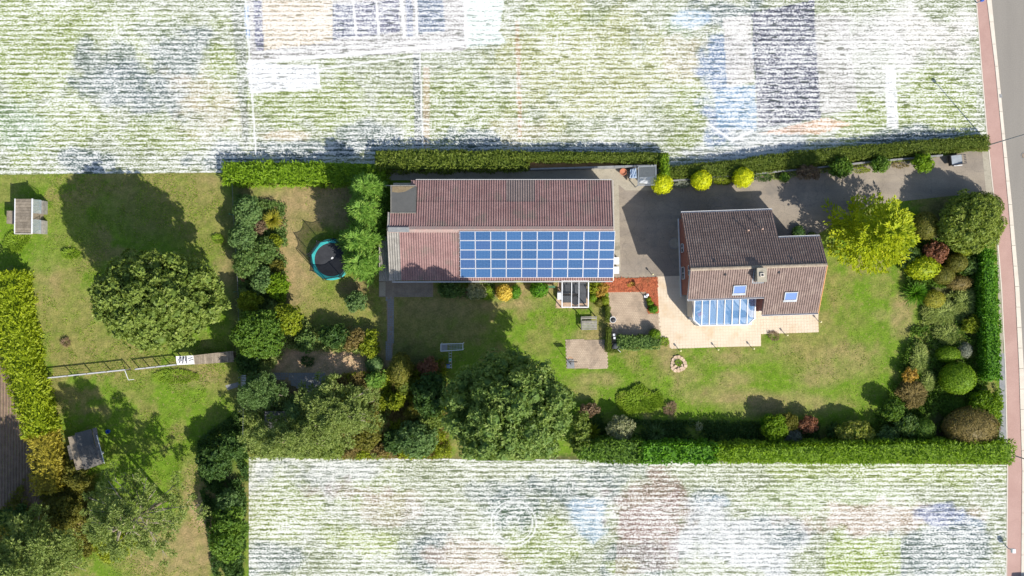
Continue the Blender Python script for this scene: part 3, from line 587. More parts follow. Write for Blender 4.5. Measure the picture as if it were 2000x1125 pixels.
# furniture seen through the glass: table with chairs and a sofa
cw = lambda px, py, z: (lambda q: O_H + Matrix.Rotation(A_H, 3, 'Z') @ Vector((q[0], q[1], z)))(loc_h(px, py, z))
t = tag(empty('dining_table', G(1398, 592, .1)), 'round pale dining table inside the conservatory', 'table')
mb = MB(); mb.lathe([(.62, .68), (.64, .70), (.62, .74)], n=28); mb.build('table_top', M['white'], t); mb = MB(); mb.tube([(0, 0, 0), (0, 0, .68)], .06); mb.build('leg', M['white'], t)
t = tag(empty('sofa', G(1447, 628, .1), A_H), 'white low sofa near the front corner of the conservatory', 'sofa')
mb = MB(); mb.box(-1.1, 1.1, -.4, .3, 0, .42); mb.build('seat', M['tarp'], t); mb = MB(); mb.box(-1.1, 1.1, .302, .48, 0, .8); mb.build('backrest', M['tarp'], t)
t = tag(empty('lounge_chair', G(1367, 614, .1), .5), 'white and pink lounge chair inside the conservatory beside its left end', 'chair')
mb = MB(); mb.box(-.35, .35, -.5, .5, .3, .42); mb.build('seat', M['tarp'], t); mb = MB(); mb.box(-.3, .3, -.1, .25, .422, .5); mb.build('cushion', M['red_plastic'], t)
for x in (-.3, .3):
    mb = MB(); mb.bar((x, -.4, 0), (x, -.4, .3), .05); mb.bar((x, .4, 0), (x, .4, .3), .05); mb.build('leg', M['white'], t)

# ---------------------------------------------------------------- the long workshop with corrugated roof and solar array
M['grey_trim'] = surf('grey_trim', (.40, .40, .40), (.46, .46, .45), famt=.12, bmp=0)
ws = tag(empty('long_workshop', G(975, 450)), 'long low outbuilding with red corrugated gable roof left of the house', 'outbuilding')
O_W = G(975, 450); inv = lambda p: Vector(p) - O_W
ZR, ZE = 4.9, 3.1
RW, RE = inv(G(758, 448, ZR)), inv(G(1198, 448, ZR)); NW, NE = inv(G(760, 353, ZE)), inv(G(1195, 352, ZE)); SW, SE = inv(G(766, 549, ZE)), inv(G(1197, 548, ZE))
def corr_mesh(name, w, l, pitch=.262, amp=.045, th=.0):
    """one corrugated sheet, w along the ridge, l down the slope, lying in its own xy plane"""
    n = max(6, int(round(w / pitch)) * 6); V = []
    for i in range(n + 1):
        x = w * i / n; z = amp * math.cos(2 * math.pi * x / pitch) * 1.0
        V += [(x, 0, z), (x, -l, z)]
    for i in range(n + 1):
        x = w * i / n; z = amp * math.cos(2 * math.pi * x / pitch) - .02
        V += [(x, -l, z)]
    b = 2 * (n + 1); F = [(2 * i, 2 * i + 1, 2 * i + 3, 2 * i + 2) for i in range(n)] + [(2 * i + 1, b + i, b + i + 1, 2 * i + 3) for i in range(n)]
    return quads_mesh(name, V, F, smooth=False)
_cm = {}
def sheet(name, a, udir, down, w, l, mat, parent):
    key = (round(w, 2), round(l, 2), mat)
    if key not in _cm: me = corr_mesh(name, w, l); me.materials.append(M[mat]); _cm[key] = me
    o = bpy.data.objects.new(name, _cm[key]); COL.objects.link(o); o.parent = parent
    x = Vector(udir).normalized(); y = (-Vector(down)).normalized(); z = x.cross(y).normalized(); y = z.cross(x)
    o.matrix_local = Matrix(((x.x, y.x, z.x, a[0]), (x.y, y.y, z.y, a[1]), (x.z, y.z, z.z, a[2]), (0, 0, 0, 1))); return o
pitch = .262; wS = pitch * 4; wid = RE.x - RW.x; ncol = int(wid / wS)
ddn = Vector((0, NE.y - RE.y, ZE - ZR)); dds = Vector((0, SE.y - RE.y, ZE - ZR)); Ln, Ls = ddn.length, dds.length
for c in range(ncol + 1):
    x = RE.x - (c + 1) * wS; w = wS
    if x < RW.x: w = pitch * max(1, int((x + wS - RW.x) / pitch)); x = x + wS - w
    xe = x + w + O_W.x
    for r, (t0, t1) in enumerate(((0, .56), (.54, 1))):
        cut = xe < G(812, 0, 4).x and r == 1                      # the north-west corner is taken by the flat box roof
        if cut: continue
        short = xe < G(812, 0, 4).x
        p = Vector((x, RE.y, ZR)) + ddn * (t0 if not (short) else 0) + Vector((0, 0, .03 * (1 - r)))
        l = Ln * ((t1 - t0) if not short else .345)
        m = 'corr_grey' if (xe < G(778, 0, 4).x) else 'corr'
        if r == 1 and 1003 < 1000 + xe * S * 1.04 < 1062: m = 'corr_slate'
        # north slope: run mirrored so the sheet faces up
        sheet('corrugated_sheet', p + Vector((w, 0, 0)), (-1, 0, 0), ddn, w, l, m, ws)
    for r, (t0, t1) in enumerate(((0, .52), (.5, 1))):
        p = Vector((x, RE.y, ZR)) + dds * t0 + Vector((0, 0, .03 * (1 - r)))
        m = 'corr_grey' if xe < G(783, 0, 4).x else 'corr'
        sheet('corrugated_sheet', p, (1, 0, 0), dds, w, Ls * (t1 - t0), m, ws)
mb = MB()
for s_ in (1, -1):
    d = ddn if s_ > 0 else dds; q = d.normalized() * .36
    mb.add([(RW.x, RE.y, ZR + .10), (RE.x, RE.y, ZR + .10), (RE.x, RE.y + q.y, ZR + .06 + q.z), (RW.x, RE.y + q.y, ZR + .06 + q.z)], [(0, 1, 2, 3) if s_ < 0 else (3, 2, 1, 0)])
mb.build('ridge_cap', surf('ridge_cap', (.37, .24, .21), (.32, .25, .22), famt=.3), ws)
mb = MB(); mb.box(RW.x, RW.x + 2.3, RE.y - .30, RE.y + .22, ZR + .1, ZR + .13); mb.build('ridge_patch', M['bluestone'], ws)
mb = MB(); mb.add([(RE.x - .3, NE.y + .3 - .6, 0), (RE.x - .3, SE.y + .3, 0), (RE.x - .3, SE.y + .3, ZE), (RE.x - .3, RE.y, ZR - .1), (RE.x - .3, NE.y - .3, ZE)], [(0, 1, 2, 3, 4)])
mb = MB(); x0, x1, y0, y1 = RW.x + .3, RE.x - .25, SE.y + .35, NE.y - .3
prof = [(y0, 0), (y1, 0), (y1, ZE - .0), (RE.y, ZR - .12), (y0, ZE - .0)]; v = [(x, a, z) for x in (x0, x1) for a, z in prof]
mb.add(v, [(0, 1, 2, 3, 4)[::1], (9, 8, 7, 6, 5)] + [(i, 5 + i, 5 + (i + 1) % 5, (i + 1) % 5) for i in range(5)]); mb.build('wall', M['concrete'], ws)
for p, q in ((SW, SE),): mb = MB(); mb.bar((p.x, p.y - .1, ZE - .06), (q.x, q.y - .1, ZE - .06), .12, .1); mb.build('gutter', M['grey_trim'], ws)
mb = MB(); mb.bar((G(812, 0, ZE).x - O_W.x, NE.y + .08, ZE - .05), (NE.x, NE.y + .08, ZE - .05), .07, .08); mb.build('gutter', M['grey_trim'], ws)
mb = MB(); mb.bar((RE.x + .05, RE.y, ZR), (NE.x + .1, NE.y, ZE), .1, .14); mb.bar((RE.x + .05, RE.y, ZR), (SE.x + .05, SE.y, ZE), .1, .14); mb.build('verge_board', M['kerb'], ws)
# flat box roof on the north-west corner
a, b = inv(G(764, 363, 4.5)), inv(G(812, 415, 4.5)); mb = MB(); mb.box(a.x, b.x, b.y, a.y, 0.0, 4.45); bx = mb.build('flat_roof_box', M['felt'], ws)
mb = MB(); mb.box(a.x - .06, b.x, a.y, a.y + .07, 4.3, 4.52); mb.box(a.x - .06, a.x, b.y - .06, a.y, 4.3, 4.52); mb.box(a.x - .06, b.x, b.y - .07, b.y, 4.3, 4.5); mb.build('parapet_trim', M['wood_grey'], ws)
mb = MB(); q = inv(G(800, 362, 4.5)); mb.poly([(a.x + .1, a.y - .05), (q.x + .6, a.y - .05), (q.x + .1, a.y - .3), (q.x - .5, a.y - .62), (q.x - 1.2, a.y - .72), (a.x + .1, a.y - .66)], 4.45, 4.462); mb.build('puddle_stain', surf('wet_stain', (.16, .12, .07), (.22, .17, .10)), ws)
# lean-to along the west end
p = inv(G(740, 462, 2.6)); q = inv(G(766, 549, 2.6))
sheet('lean_to_sheet', (p.x, p.y, 2.55), (1, 0, -.1), (0, -1, -.04), pitch * 7, abs(q.y - p.y), 'corr_grey', ws)
mb = MB(); mb.box(p.x + .15, q.x, q.y + .1, p.y - .1, 0, 2.2); mb.build('lean_to_wall', M['concrete'], ws)
mb = MB(); g = inv(G(742, 362, 2)); mb.box(g.x, a.x - .07, g.y - .06, g.y + .02, 1.85, 2.0); mb.build('wall_coping', M['kerb'], ws)

# the solar array: 5 rows of 10 modules
A0 = Vector((G(897, 0, 4.8).x, 0, 0)); yT = RE.y + O_W.y
arr = tag(empty('solar_array', (0, 0, 0)), 'array of fifty blue solar panels on the sunny slope of the long outbuilding roof', 'solar panels')
nrm = Vector((0, -dds.z, dds.y)); nrm = Vector((0, dds.z, -dds.y)).normalized(); nrm = nrm if nrm.z > 0 else -nrm
dn = dds.normalized(); PW, PH, GP = 1.65, 1.025, .025; xL = G(898, 0, 4.7).x; start = .16
arr.location = (xL, yT, ZR); 
f0 = None
def mod_mat():
    m, nt, bs, N, L = nodes('solar_cells'); tc = N.new('ShaderNodeTexCoord').outputs['Object']
    sep = N.new('ShaderNodeSeparateXYZ'); L.new(tc, sep.inputs[0]); oi = N.new('ShaderNodeObjectInfo').outputs['Random']
    def lines(s, n, w):
        f = math_(nt, 'FRACT', math_(nt, 'MULTIPLY', s, n), 0); a = math_(nt, 'LESS_THAN', f, w); return a
    g = math_(nt, 'MAXIMUM', lines(sep.outputs[0], 1 / .16, .07), lines(sep.outputs[1], 1 / .16, .07))
    base = mixc(nt, oi, (.010, .042, .125), (.024, .085, .215)); n2 = noise(nt, tc, 6, 3, .8, sx=(.5, 3, 1))
    base = mixc(nt, ramp(nt, n2, .35, .7), base, (.038, .12, .27)); base = mixc(nt, math_(nt, 'MULTIPLY', math_(nt, 'GREATER_THAN', oi, .78), .4), base, (.035, .055, .16))
    L.new(mixc(nt, math_(nt, 'MULTIPLY', g, .5), base, (.25, .36, .52)), bs.inputs['Base Color']); bs.inputs['Roughness'].default_value = .18; bs.inputs['Specular IOR Level'].default_value = .6; return m
M['cells'] = mod_mat(); M['alu'] = surf('aluminium_frame', (.66, .67, .70), (.7, .71, .73), famt=.05, bmp=0, rough=.35, metal=.3)
T = Matrix(((1, 0, 0, 0), (0, -dn.y, nrm.y, 0), (0, -dn.z, nrm.z, 0), (0, 0, 0, 1)))
for r in range(5):
    for c in range(10):
        off = Vector((c * (PW + GP), 0, 0)) + dn * (start + r * (PH + GP)) + nrm * .16
        if f0 is None:
            mb = MB(); e = .034; z0, z1 = -.02, .028
            mb.box(0, PW, -e, 0, z0, z1); mb.box(0, PW, -PH, -PH + e, z0, z1); mb.box(0, e, -PH + e, -e, z0, z1); mb.box(PW - e, PW, -PH + e, -e, z0, z1)
            fr = mb.build('solar_panel', M['alu'], arr); mb = MB(); mb.box(e, PW - e, -PH + e, -e, z0, .012); ce = mb.build('cell_sheet', M['cells'], fr); f0 = fr
        else: fr = f0.copy(); COL.objects.link(fr); ce2 = ce.copy(); COL.objects.link(ce2); ce2.parent = fr
        fr.matrix_local = Matrix.Translation(off) @ T
for r in range(5):
    for k in (.25, .75):
        o_ = dn * (start + (r + k) * (PH + GP)) + nrm * .10; mb = MB(); mb.bar(o_ + Vector((-.1, 0, 0)), o_ + Vector((10 * (PW + GP), 0, 0)), .05, .05); mb.build('mounting_rail', M['alu'], arr)

# ---------------------------------------------------------------- leaves
def unit(a): return a / np.maximum(np.linalg.norm(a, axis=-1, keepdims=True), 1e-9)
def rnd(n): return unit(rng.normal(size=(n, 3)))
def leaves(P, D, N, L, W, fold=.12):
    """rhombic leaves: base P, direction D, face normal N"""
    D = unit(D); Sd = unit(np.cross(D, N)); N = np.cross(Sd, D); L = np.broadcast_to(L, len(P))[:, None]; W = np.broadcast_to(W, len(P))[:, None]
    mid = P + D * L * .45
    V = np.stack([P, mid + Sd * W / 2 + N * W * fold, P + D * L, mid - Sd * W / 2 + N * W * fold], 1)
    return V
def tufts(C, N, k, L, W, out=.55, spread=.0, jn=.5, lj=.3):
    """k leaves fanning from every point C, leaning along N"""
    n = len(C); C = np.repeat(C, k, 0); Nn = np.repeat(N, k, 0); r = rnd(n * k)
    t = unit(r - Nn * (r * Nn).sum(1, keepdims=True)); D = t + Nn * out * rng.uniform(.3, 1.6, (n * k, 1))
    P = C + rnd(n * k) * spread
    return leaves(P, D, Nn + rnd(n * k) * jn, L * rng.uniform(1 - lj, 1 + lj, n * k), W * rng.uniform(1 - lj, 1 + lj, n * k)), np.repeat(np.clip(rng.random(n), 0, 1), k)
def finish(parts, tints):
    V = np.concatenate([p.reshape(-1, 3) for p in parts]); T = np.concatenate(tints)
    T = np.clip(T * .6 + rng.random(len(T)) * .4, 0, 1); return V, np.repeat(T, 4)
def lump_core(c, r, seed=0, n=14, amp=.12):
    """solid lumpy heart of a crown so that no ground shines through"""
    V = []; c = np.asarray(c)
    for i in range(n + 1):
        th = math.pi * i / n
        for j in range(2 * n):
            ph = math.pi * j / n; d = np.array([math.sin(th) * math.cos(ph), math.sin(th) * math.sin(ph), math.cos(th)])
            V.append(c + d * np.array(r) * (1 + amp * math.sin(5 * ph + seed) * math.sin(3 * th + seed)))
    F = [(i * 2 * n + j, (i + 1) * 2 * n + j, (i + 1) * 2 * n + (j + 1) % (2 * n), i * 2 * n + (j + 1) % (2 * n)) for i in range(n) for j in range(2 * n)]
    return np.array(V), np.array(F)
def foliage(name, V, T, mat, parent=None, core=None, loc=(0, 0, 0), clip=None):
    F = np.arange(len(V)).reshape(-1, 4)
    if clip is not None:
        cen = V.reshape(-1, 4, 3).mean(1) + np.array(loc); keep = clip(cen)
        V = V.reshape(-1, 4, 3)[keep].reshape(-1, 3); T = T.reshape(-1, 4)[keep].ravel(); F = np.arange(len(V)).reshape(-1, 4)
    if core is not None:
        for cV, cF in core:
            F = np.concatenate([F, cF + len(V)]); V = np.concatenate([V, cV]); T = np.concatenate([T, np.full(len(cV), .15)])
    return link(name, quads_mesh(name, V, F, tint=T), mat, parent)
def dome_pts(n, r, zmin=-.35):
    d = rnd(int(n * 2.4)); d = d[d[:, 2] > zmin][:n]; return d * np.array(r), unit(d / np.array(r))
def trunk(name, h, r0, r1, parent, limbs=(), mat='bark', lean=(0, 0)):
    mb = MB(); pts = [(lean[0] * t * t, lean[1] * t * t, h * t) for t in (0, .08, .3, .6, 1)]; mb.tube(pts, [r0 * 1.35, r0, r0 * .85, (r0 + r1) / 2, r1], 10)
    for a, b, r in limbs: mid = (Vector(a) + Vector(b)) / 2 + Vector((0, 0, .15)); mb.tube([a, mid, b], [r, r * .7, r * .3], 6)
    o = mb.build(name, M[mat], parent, smooth=True); return o

# crown builders: all return V, tint, cores in local metres, base at 0
def broad(rx, ry, h, leaf=.3, dens=1.0, lobes=22, lr=.34, zc=.6, out=.6, w=.5, core=.62):
    rz = h * (1 - zc); c = np.array([0, 0, h * zc]); R = np.array([rx, ry, rz]); parts = []; tt = []; cs = []
    gi = np.arange(lobes) + .5; gz = 1 - 1.30 * gi / lobes; ga = gi * 2.399963 + rng.uniform(0, 6); gr = np.sqrt(1 - gz ** 2); d = unit(np.stack([gr * np.cos(ga), gr * np.sin(ga), gz], 1) + rng.normal(0, .06, (lobes, 3))); cen = [c + dd * R * (rng.uniform(.58, .82) if lr > .25 else rng.uniform(.70, .96)) for dd in d] 
    m = min(rx, ry)
    for q in cen:
        s = m * lr * rng.uniform(.8, 1.25); rr = np.array([s, s, s * .8]); area = 2 * math.pi * s * s * 1.5
        n = max(14, int(area / (leaf * leaf * 1.5) * dens)); p, nn = dome_pts(n, rr, -.3); p = q + p * rng.uniform(.82, 1.06, (len(p), 1))
        V, T = tufts(p, nn, 8, leaf, leaf * w, out=out, spread=leaf * .25); base = rng.random()
        parts.append(V); tt.append(T * .65 + base * .35)
        cs.append(lump_core(q, rr * .72, rng.random() * 6, 6))
    cs.append(lump_core(c, R * min(core, .72), 1, 10))
    V, T = finish(parts, tt); return V, T, cs
def ball(rx, ry, h, leaf=.14, dens=1.0, out=.5, zc=.5, rough=.04, w=.5, zmin=-.6, jn=.35, core=.93, patches=0, top=1.0):
    R = np.array([rx, ry, h * (1 - zc)]); c = np.array([0, 0, h * zc]); area = 4 * math.pi * ((rx * ry + rx * R[2] + ry * R[2]) / 3) * .8
    n = int(area / (leaf * leaf * .55) * dens / 1.5); p, nn = dome_pts(n, R, zmin); ph = np.arctan2(p[:, 1], p[:, 0])
    wob = 1 + rough * (np.sin(ph * 5 + p[:, 2] * 4) + np.sin(ph * 9 + p[:, 0] * 5)) * .5 + rng.normal(0, rough * .5, len(p))
    V, T = tufts(c + p * wob[:, None], nn, 3, leaf, leaf * w, out=out, spread=leaf * .3, jn=jn)
    V, T = finish([V], [T]); return V, T, [lump_core(c, R * core, 2, 12, .03)]
def fans(rx, ry, h, sprays=60, leaf=.22, per=26, z0=.10, z1=.95, droop=.25, tipup=.2, narrow=.5, core=.45, wid=.3, w=.35, shape=1.0):
    """conifer / feathery tree: limbs radiating at all heights, each a flat spray of leaflets"""
    parts = []; tt = []; 
    for k in range(sprays):
        t = (k + rng.random()) / sprays; z = h * (z0 + (z1 - z0) * t); a = k * 2.39996 + rng.normal(0, .2); reach = (1 - t ** 1.5 * (1 - narrow * .3)) ** shape if t < 1 else 0
        reach = max(.14, (1 - t) ** .5 * 1.08) * rng.uniform(.78, 1.12); L = np.array([math.cos(a) * rx, math.sin(a) * ry, 0]) * reach; ln = np.linalg.norm(L)
        up = h * (.10 + .12 * t); s = np.sqrt(rng.random(per)) ; s = np.clip(s, .12, 1)
        dirn = L / ln; side = np.array([-dirn[1], dirn[0], 0]); wd = wid * ln * (1.05 - s) + .12 * ln * .5
        off = rng.uniform(-1, 1, per)
        P = np.array([0, 0, z]) + L * s[:, None] + side * (off * wd)[:, None] + np.array([0, 0, 1.]) * (up * s * (1 - droop * 2 * s) + tipup * s * s * .5 - abs(off) * wd * .25)[:, None]
        D = dirn * .9 + side * off[:, None] * .9 + np.array([0, 0, .25]) + rnd(per) * .3
        N = np.array([0, 0, 1.]) + side * off[:, None] * .5 + dirn * .2 + rnd(per) * .35
        for rep in range(2):
            parts.append(leaves(P + rnd(per) * leaf * .4, D + rnd(per) * .35, N + rnd(per) * .2, leaf * rng.uniform(.8, 1.5, per), leaf * w * rng.uniform(.8, 1.2, per))); tt.append(np.full(per, rng.random()))
    V, T = finish(parts, tt); return V, T, ([lump_core((0, 0, h * .42), (rx * core, ry * core, h * .38), 3, 8)] if core else [])
def pine(rx, ry, h, limbs=26, leaf=.3, z0=.35, per=9, core=0.0, w=.3, clump=.75):
    """open pine: bare limbs carrying needle clumps towards the ends"""
    parts = []; tt = []; LB = []
    for k in range(limbs):
        t = (k + .5) / limbs; z = h * (z0 + (1 - z0) * t * .92); a = k * 2.39996 + rng.normal(0, .25); reach = (1 - t ** 2 * .75) * rng.uniform(.65, 1.05)
        e = np.array([math.cos(a) * rx * reach, math.sin(a) * ry * reach, h * rng.uniform(.0, .10)]); LB.append(((0, 0, z), tuple(np.array([0, 0, z]) + e * .98), .075))
        for q in range(per):
            s = rng.uniform(.30, 1.05); sd = np.array([-e[1], e[0], 0]) * rng.uniform(-.30, .30) * (1.2 - s * .5); p = np.array([0, 0, z]) + e * s + sd + np.array([0, 0, .15])
            if rng.random() < .6: LB.append((tuple(np.array([0, 0, z]) + e * s * .8), tuple(p), .028))
            r = clump * rng.uniform(.6, 1.1); n = 20; pts, nn = dome_pts(n, np.array([r, r, r * .45]), -.2)
            V, T = tufts(p + pts * .8, nn + e / np.linalg.norm(e) * .5, 6, leaf, leaf * w, out=.9, spread=.05); parts.append(V); tt.append(T * .7 + .3 * rng.random())
    V, T = finish(parts, tt); return V, T, ([lump_core((0, 0, h * .5), (rx * core, ry * core, h * .25), 3, 8)] if core else []), LB
def rosette(r, h, n=60, leaf=.9, w=.16, rings=1.0):
    parts = []; a = rng.uniform(0, 6.28, n); el = rng.uniform(.05, 1.2, n); D = np.stack([np.cos(a) * np.cos(el), np.sin(a) * np.cos(el), np.sin(el)], 1)
    L = r * rng.uniform(.75, 1.05, n); P = np.stack([np.cos(a), np.sin(a), np.zeros(n)], 1) * r * .08 + np.array([0, 0, h * .3])
    for s in range(3):
        Q = P + D * (L * s * .3)[:, None] - np.array([0, 0, 1.]) * (L * .09 * s * s)[:, None]; Dd = D - np.array([0, 0, .22 * s])
        parts.append(leaves(Q, Dd, np.cross(np.cross(Dd, [0, 0, 1.]), Dd) + rnd(n) * .4, L * .45, r * w * (1.1 - s * .25)))
    V, T = finish(parts, [rng.random(n) for _ in range(3)]); return V, T, []
def wisps(rx, ry, h, n=900, L=.5, w=.07):
    """soft grassy mass of arching blades"""
    a = rng.uniform(0, 6.28, n); r = np.sqrt(rng.random(n)); P = np.stack([np.cos(a) * rx * r * .9, np.sin(a) * ry * r * .9, h * np.sqrt(np.clip(1 - r ** 2, 0.02, 1)) * rng.uniform(.35, 1, n)], 1)
    D = np.stack([np.cos(a) * .9, np.sin(a) * .9, np.full(n, .35)], 1) + rnd(n) * .55; V = leaves(P, D, np.array([0, 0, 1.]) + rnd(n) * .4, L * rng.uniform(.6, 1.3, n), w)
    kp = fbm(P[:, 0] + 20, P[:, 1] + 20, max(rx, ry) * .9, int(rx * 977) % 60, 3) * 1.1 + .45 > r[:] * 1.0 + .12
    V = V[kp]; T0 = vnoise(P[kp, 0] + 9, P[kp, 1] + 9, .8, 4)
    V, T = finish([V], [T0]); return V, T, ([lump_core((0, 0, h * .2), (rx * .6, ry * .6, h * .4), 2, 8)] if h > .7 else [])

LM = {
 'oak': leafmat('oak_leaves', (.095, .155, .024), (.245, .310, .062), (.42, .44, .17)),
 'walnut': leafmat('grey_green_leaves', (.090, .170, .036), (.245, .325, .078), (.42, .46, .17)),
 'gold': leafmat('golden_leaves', (.20, .28, .008), (.44, .49, .010), (.58, .55, .03)),
 'yellow': leafmat('yellow_conifer', (.42, .47, .008), (.66, .66, .010), (.40, .48, .02)),
 'butter': leafmat('butter_yellow', (.62, .46, .06), (.72, .56, .12)),
 'lime': leafmat('lime_leaves', (.15, .21, .010), (.29, .33, .020), (.36, .36, .04)),
 'limedge': leafmat('lime_hedge_leaves', (.15, .22, .008), (.30, .36, .012), (.36, .36, .03)),
 'hedge': leafmat('bright_hedge', (.11, .21, .008), (.215, .335, .014), (.31, .40, .04)),
 'privet': leafmat('privet_hedge', (.075, .12, .012), (.16, .20, .028), (.22, .22, .05)),
 'privet2': leafmat('dark_laurel_hedge', (.05, .1, .02), (.12, .18, .035), (.16, .19, .06)),
 'vivid': leafmat('vivid_laurel', (.055, .17, .008), (.13, .29, .015), (.22, .36, .05)),
 'fir': leafmat('feathery_conifer', (.085, .20, .022), (.215, .36, .055), (.34, .44, .09)),
 'laurel': leafmat('laurel_leaves', (.070, .140, .030), (.165, .250, .062), (.30, .37, .14)),
 'bluegreen': leafmat('bluegreen_leaves', (.080, .155, .042), (.175, .270, .085), (.31, .39, .17)),
 'pine': leafmat('pine_needles', (.135, .205, .050), (.31, .375, .105), (.46, .48, .19)),
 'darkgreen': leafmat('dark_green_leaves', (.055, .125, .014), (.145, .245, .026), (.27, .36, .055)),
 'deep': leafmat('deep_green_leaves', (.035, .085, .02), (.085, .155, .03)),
 'olive': leafmat('olive_clipped', (.115, .125, .018), (.205, .195, .030), (.28, .22, .05)),
 'bronze': leafmat('bronze_clipped', (.16, .125, .035), (.28, .215, .075), (.24, .20, .05)),
 'brown': leafmat('brown_twigs', (.17, .115, .065), (.29, .205, .13), (.22, .20, .07)),
 'rust': leafmat('rusty_leaves', (.20, .085, .045), (.36, .17, .10), (.15, .11, .04)),
 'copper': leafmat('copper_orange', (.36, .20, .03), (.5, .36, .07), (.25, .28, .03)),
 'yew': leafmat('yew_leaves', (.13, .19, .028), (.27, .33, .055), (.44, .44, .15)),
 'amber': leafmat('amber_green', (.22, .24, .03), (.42, .38, .045), (.48, .34, .09)),
 'dying': leafmat('dying_conifer', (.20, .17, .02), (.38, .33, .035), (.36, .19, .06)),
 'pale': leafmat('pale_silver_leaves', (.24, .27, .13), (.42, .42, .24), (.52, .5, .32)),
 'varieg': leafmat('variegated_leaves', (.14, .22, .02), (.42, .42, .09), (.65, .6, .30)),
 'silver': leafmat('grey_leaves', (.16, .18, .13), (.28, .30, .24)),
 'grass': leafmat('grass_blades', (.13, .23, .012), (.25, .36, .025), (.34, .34, .09)),
 'juniper': leafmat('soft_juniper', (.18, .24, .05), (.32, .38, .10), (.42, .40, .16)),
}
BOT = (893 - 562.5) / S     # nothing grows over the pale fields: trees cut back along the boundary
def clip_for(h, x):
    yb = -(893 + (x - 492) * .0105 - 562.5) / S if x > 490 else -1e9
    return yb
PLANTS = []
def plant(kind, px, py, rx, ry, h, mat, name, label, cat=None, group=None, rot=0, tr=None, limbmat='bark', clip=False, zf=None, **kw):
    """px,py,rx,ry: where and how wide the crown is in the survey (its outline sits about zf*h above ground)"""
    z = h * (zf if zf is not None else .55); b = G(px, py, z); b.z = 0; k = (H - z) / H / S; RX, RY = rx * k, ry * k
    cat = cat or name.replace('_', ' ')
    LB = []
    if kind == 'broad': V, T, C = broad(RX, RY, h, **kw)
    elif kind == 'ball': V, T, C = ball(RX, RY, h, **kw)
    elif kind == 'fans': V, T, C = fans(RX, RY, h, **kw)
    elif kind == 'pine': V, T, C, LB = pine(RX, RY, h, **kw)
    elif kind == 'rosette': V, T, C = rosette(RX, h, **kw)
    elif kind == 'wisps': V, T, C = wisps(RX, RY, h, **kw)
    cl = None
    if clip:
        k2 = lambda c: -((893 + (c[:, 0] * S + 1000 - 492) * .0105) - 562.5) / S * (H - np.maximum(c[:, 2], 0)) / H
        cl = (lambda c: c[:, 1] > k2(c)) if clip is True else clip
        C = [(np.stack([cV[:, 0], np.maximum(cV[:, 1] + b.y, (-(894.5 + .0105 * (b.x * S + 508) - 562.5) / S) * (H - cV[:, 2]) / H) - b.y, cV[:, 2]], 1), cF) for cV, cF in C] if clip is True else C
    if tr:
        root = tag(empty(name, b, rot), label, cat, group)
        foliage('crown', V, T, LM[mat], root, C, loc=b, clip=cl)
        lim = [((0, 0, h * .35), (RX * .55 * math.cos(a), RY * .55 * math.sin(a), h * .62), tr * .5) for a in (0.3, 1.6, 2.7, 3.9, 5.2)] if not LB else []
        trunk('trunk', h * (.6 if not LB else .97), tr, tr * .4, root, lim, limbmat)
        if LB:
            mb = MB()
            for a, c, r in LB: mb.tube([a, tuple((np.array(a) + np.array(c)) / 2 + np.array([0, 0, .1])), c], [r, r * .75, r * .35], 5)
            mb.build('limbs', M['bark_pale'], root)
        return root
    o = foliage(name, V, T, LM[mat], None, C, loc=b, clip=cl); o.location = b; o.rotation_euler = (0, 0, rot); return tag(o, label, cat, group)

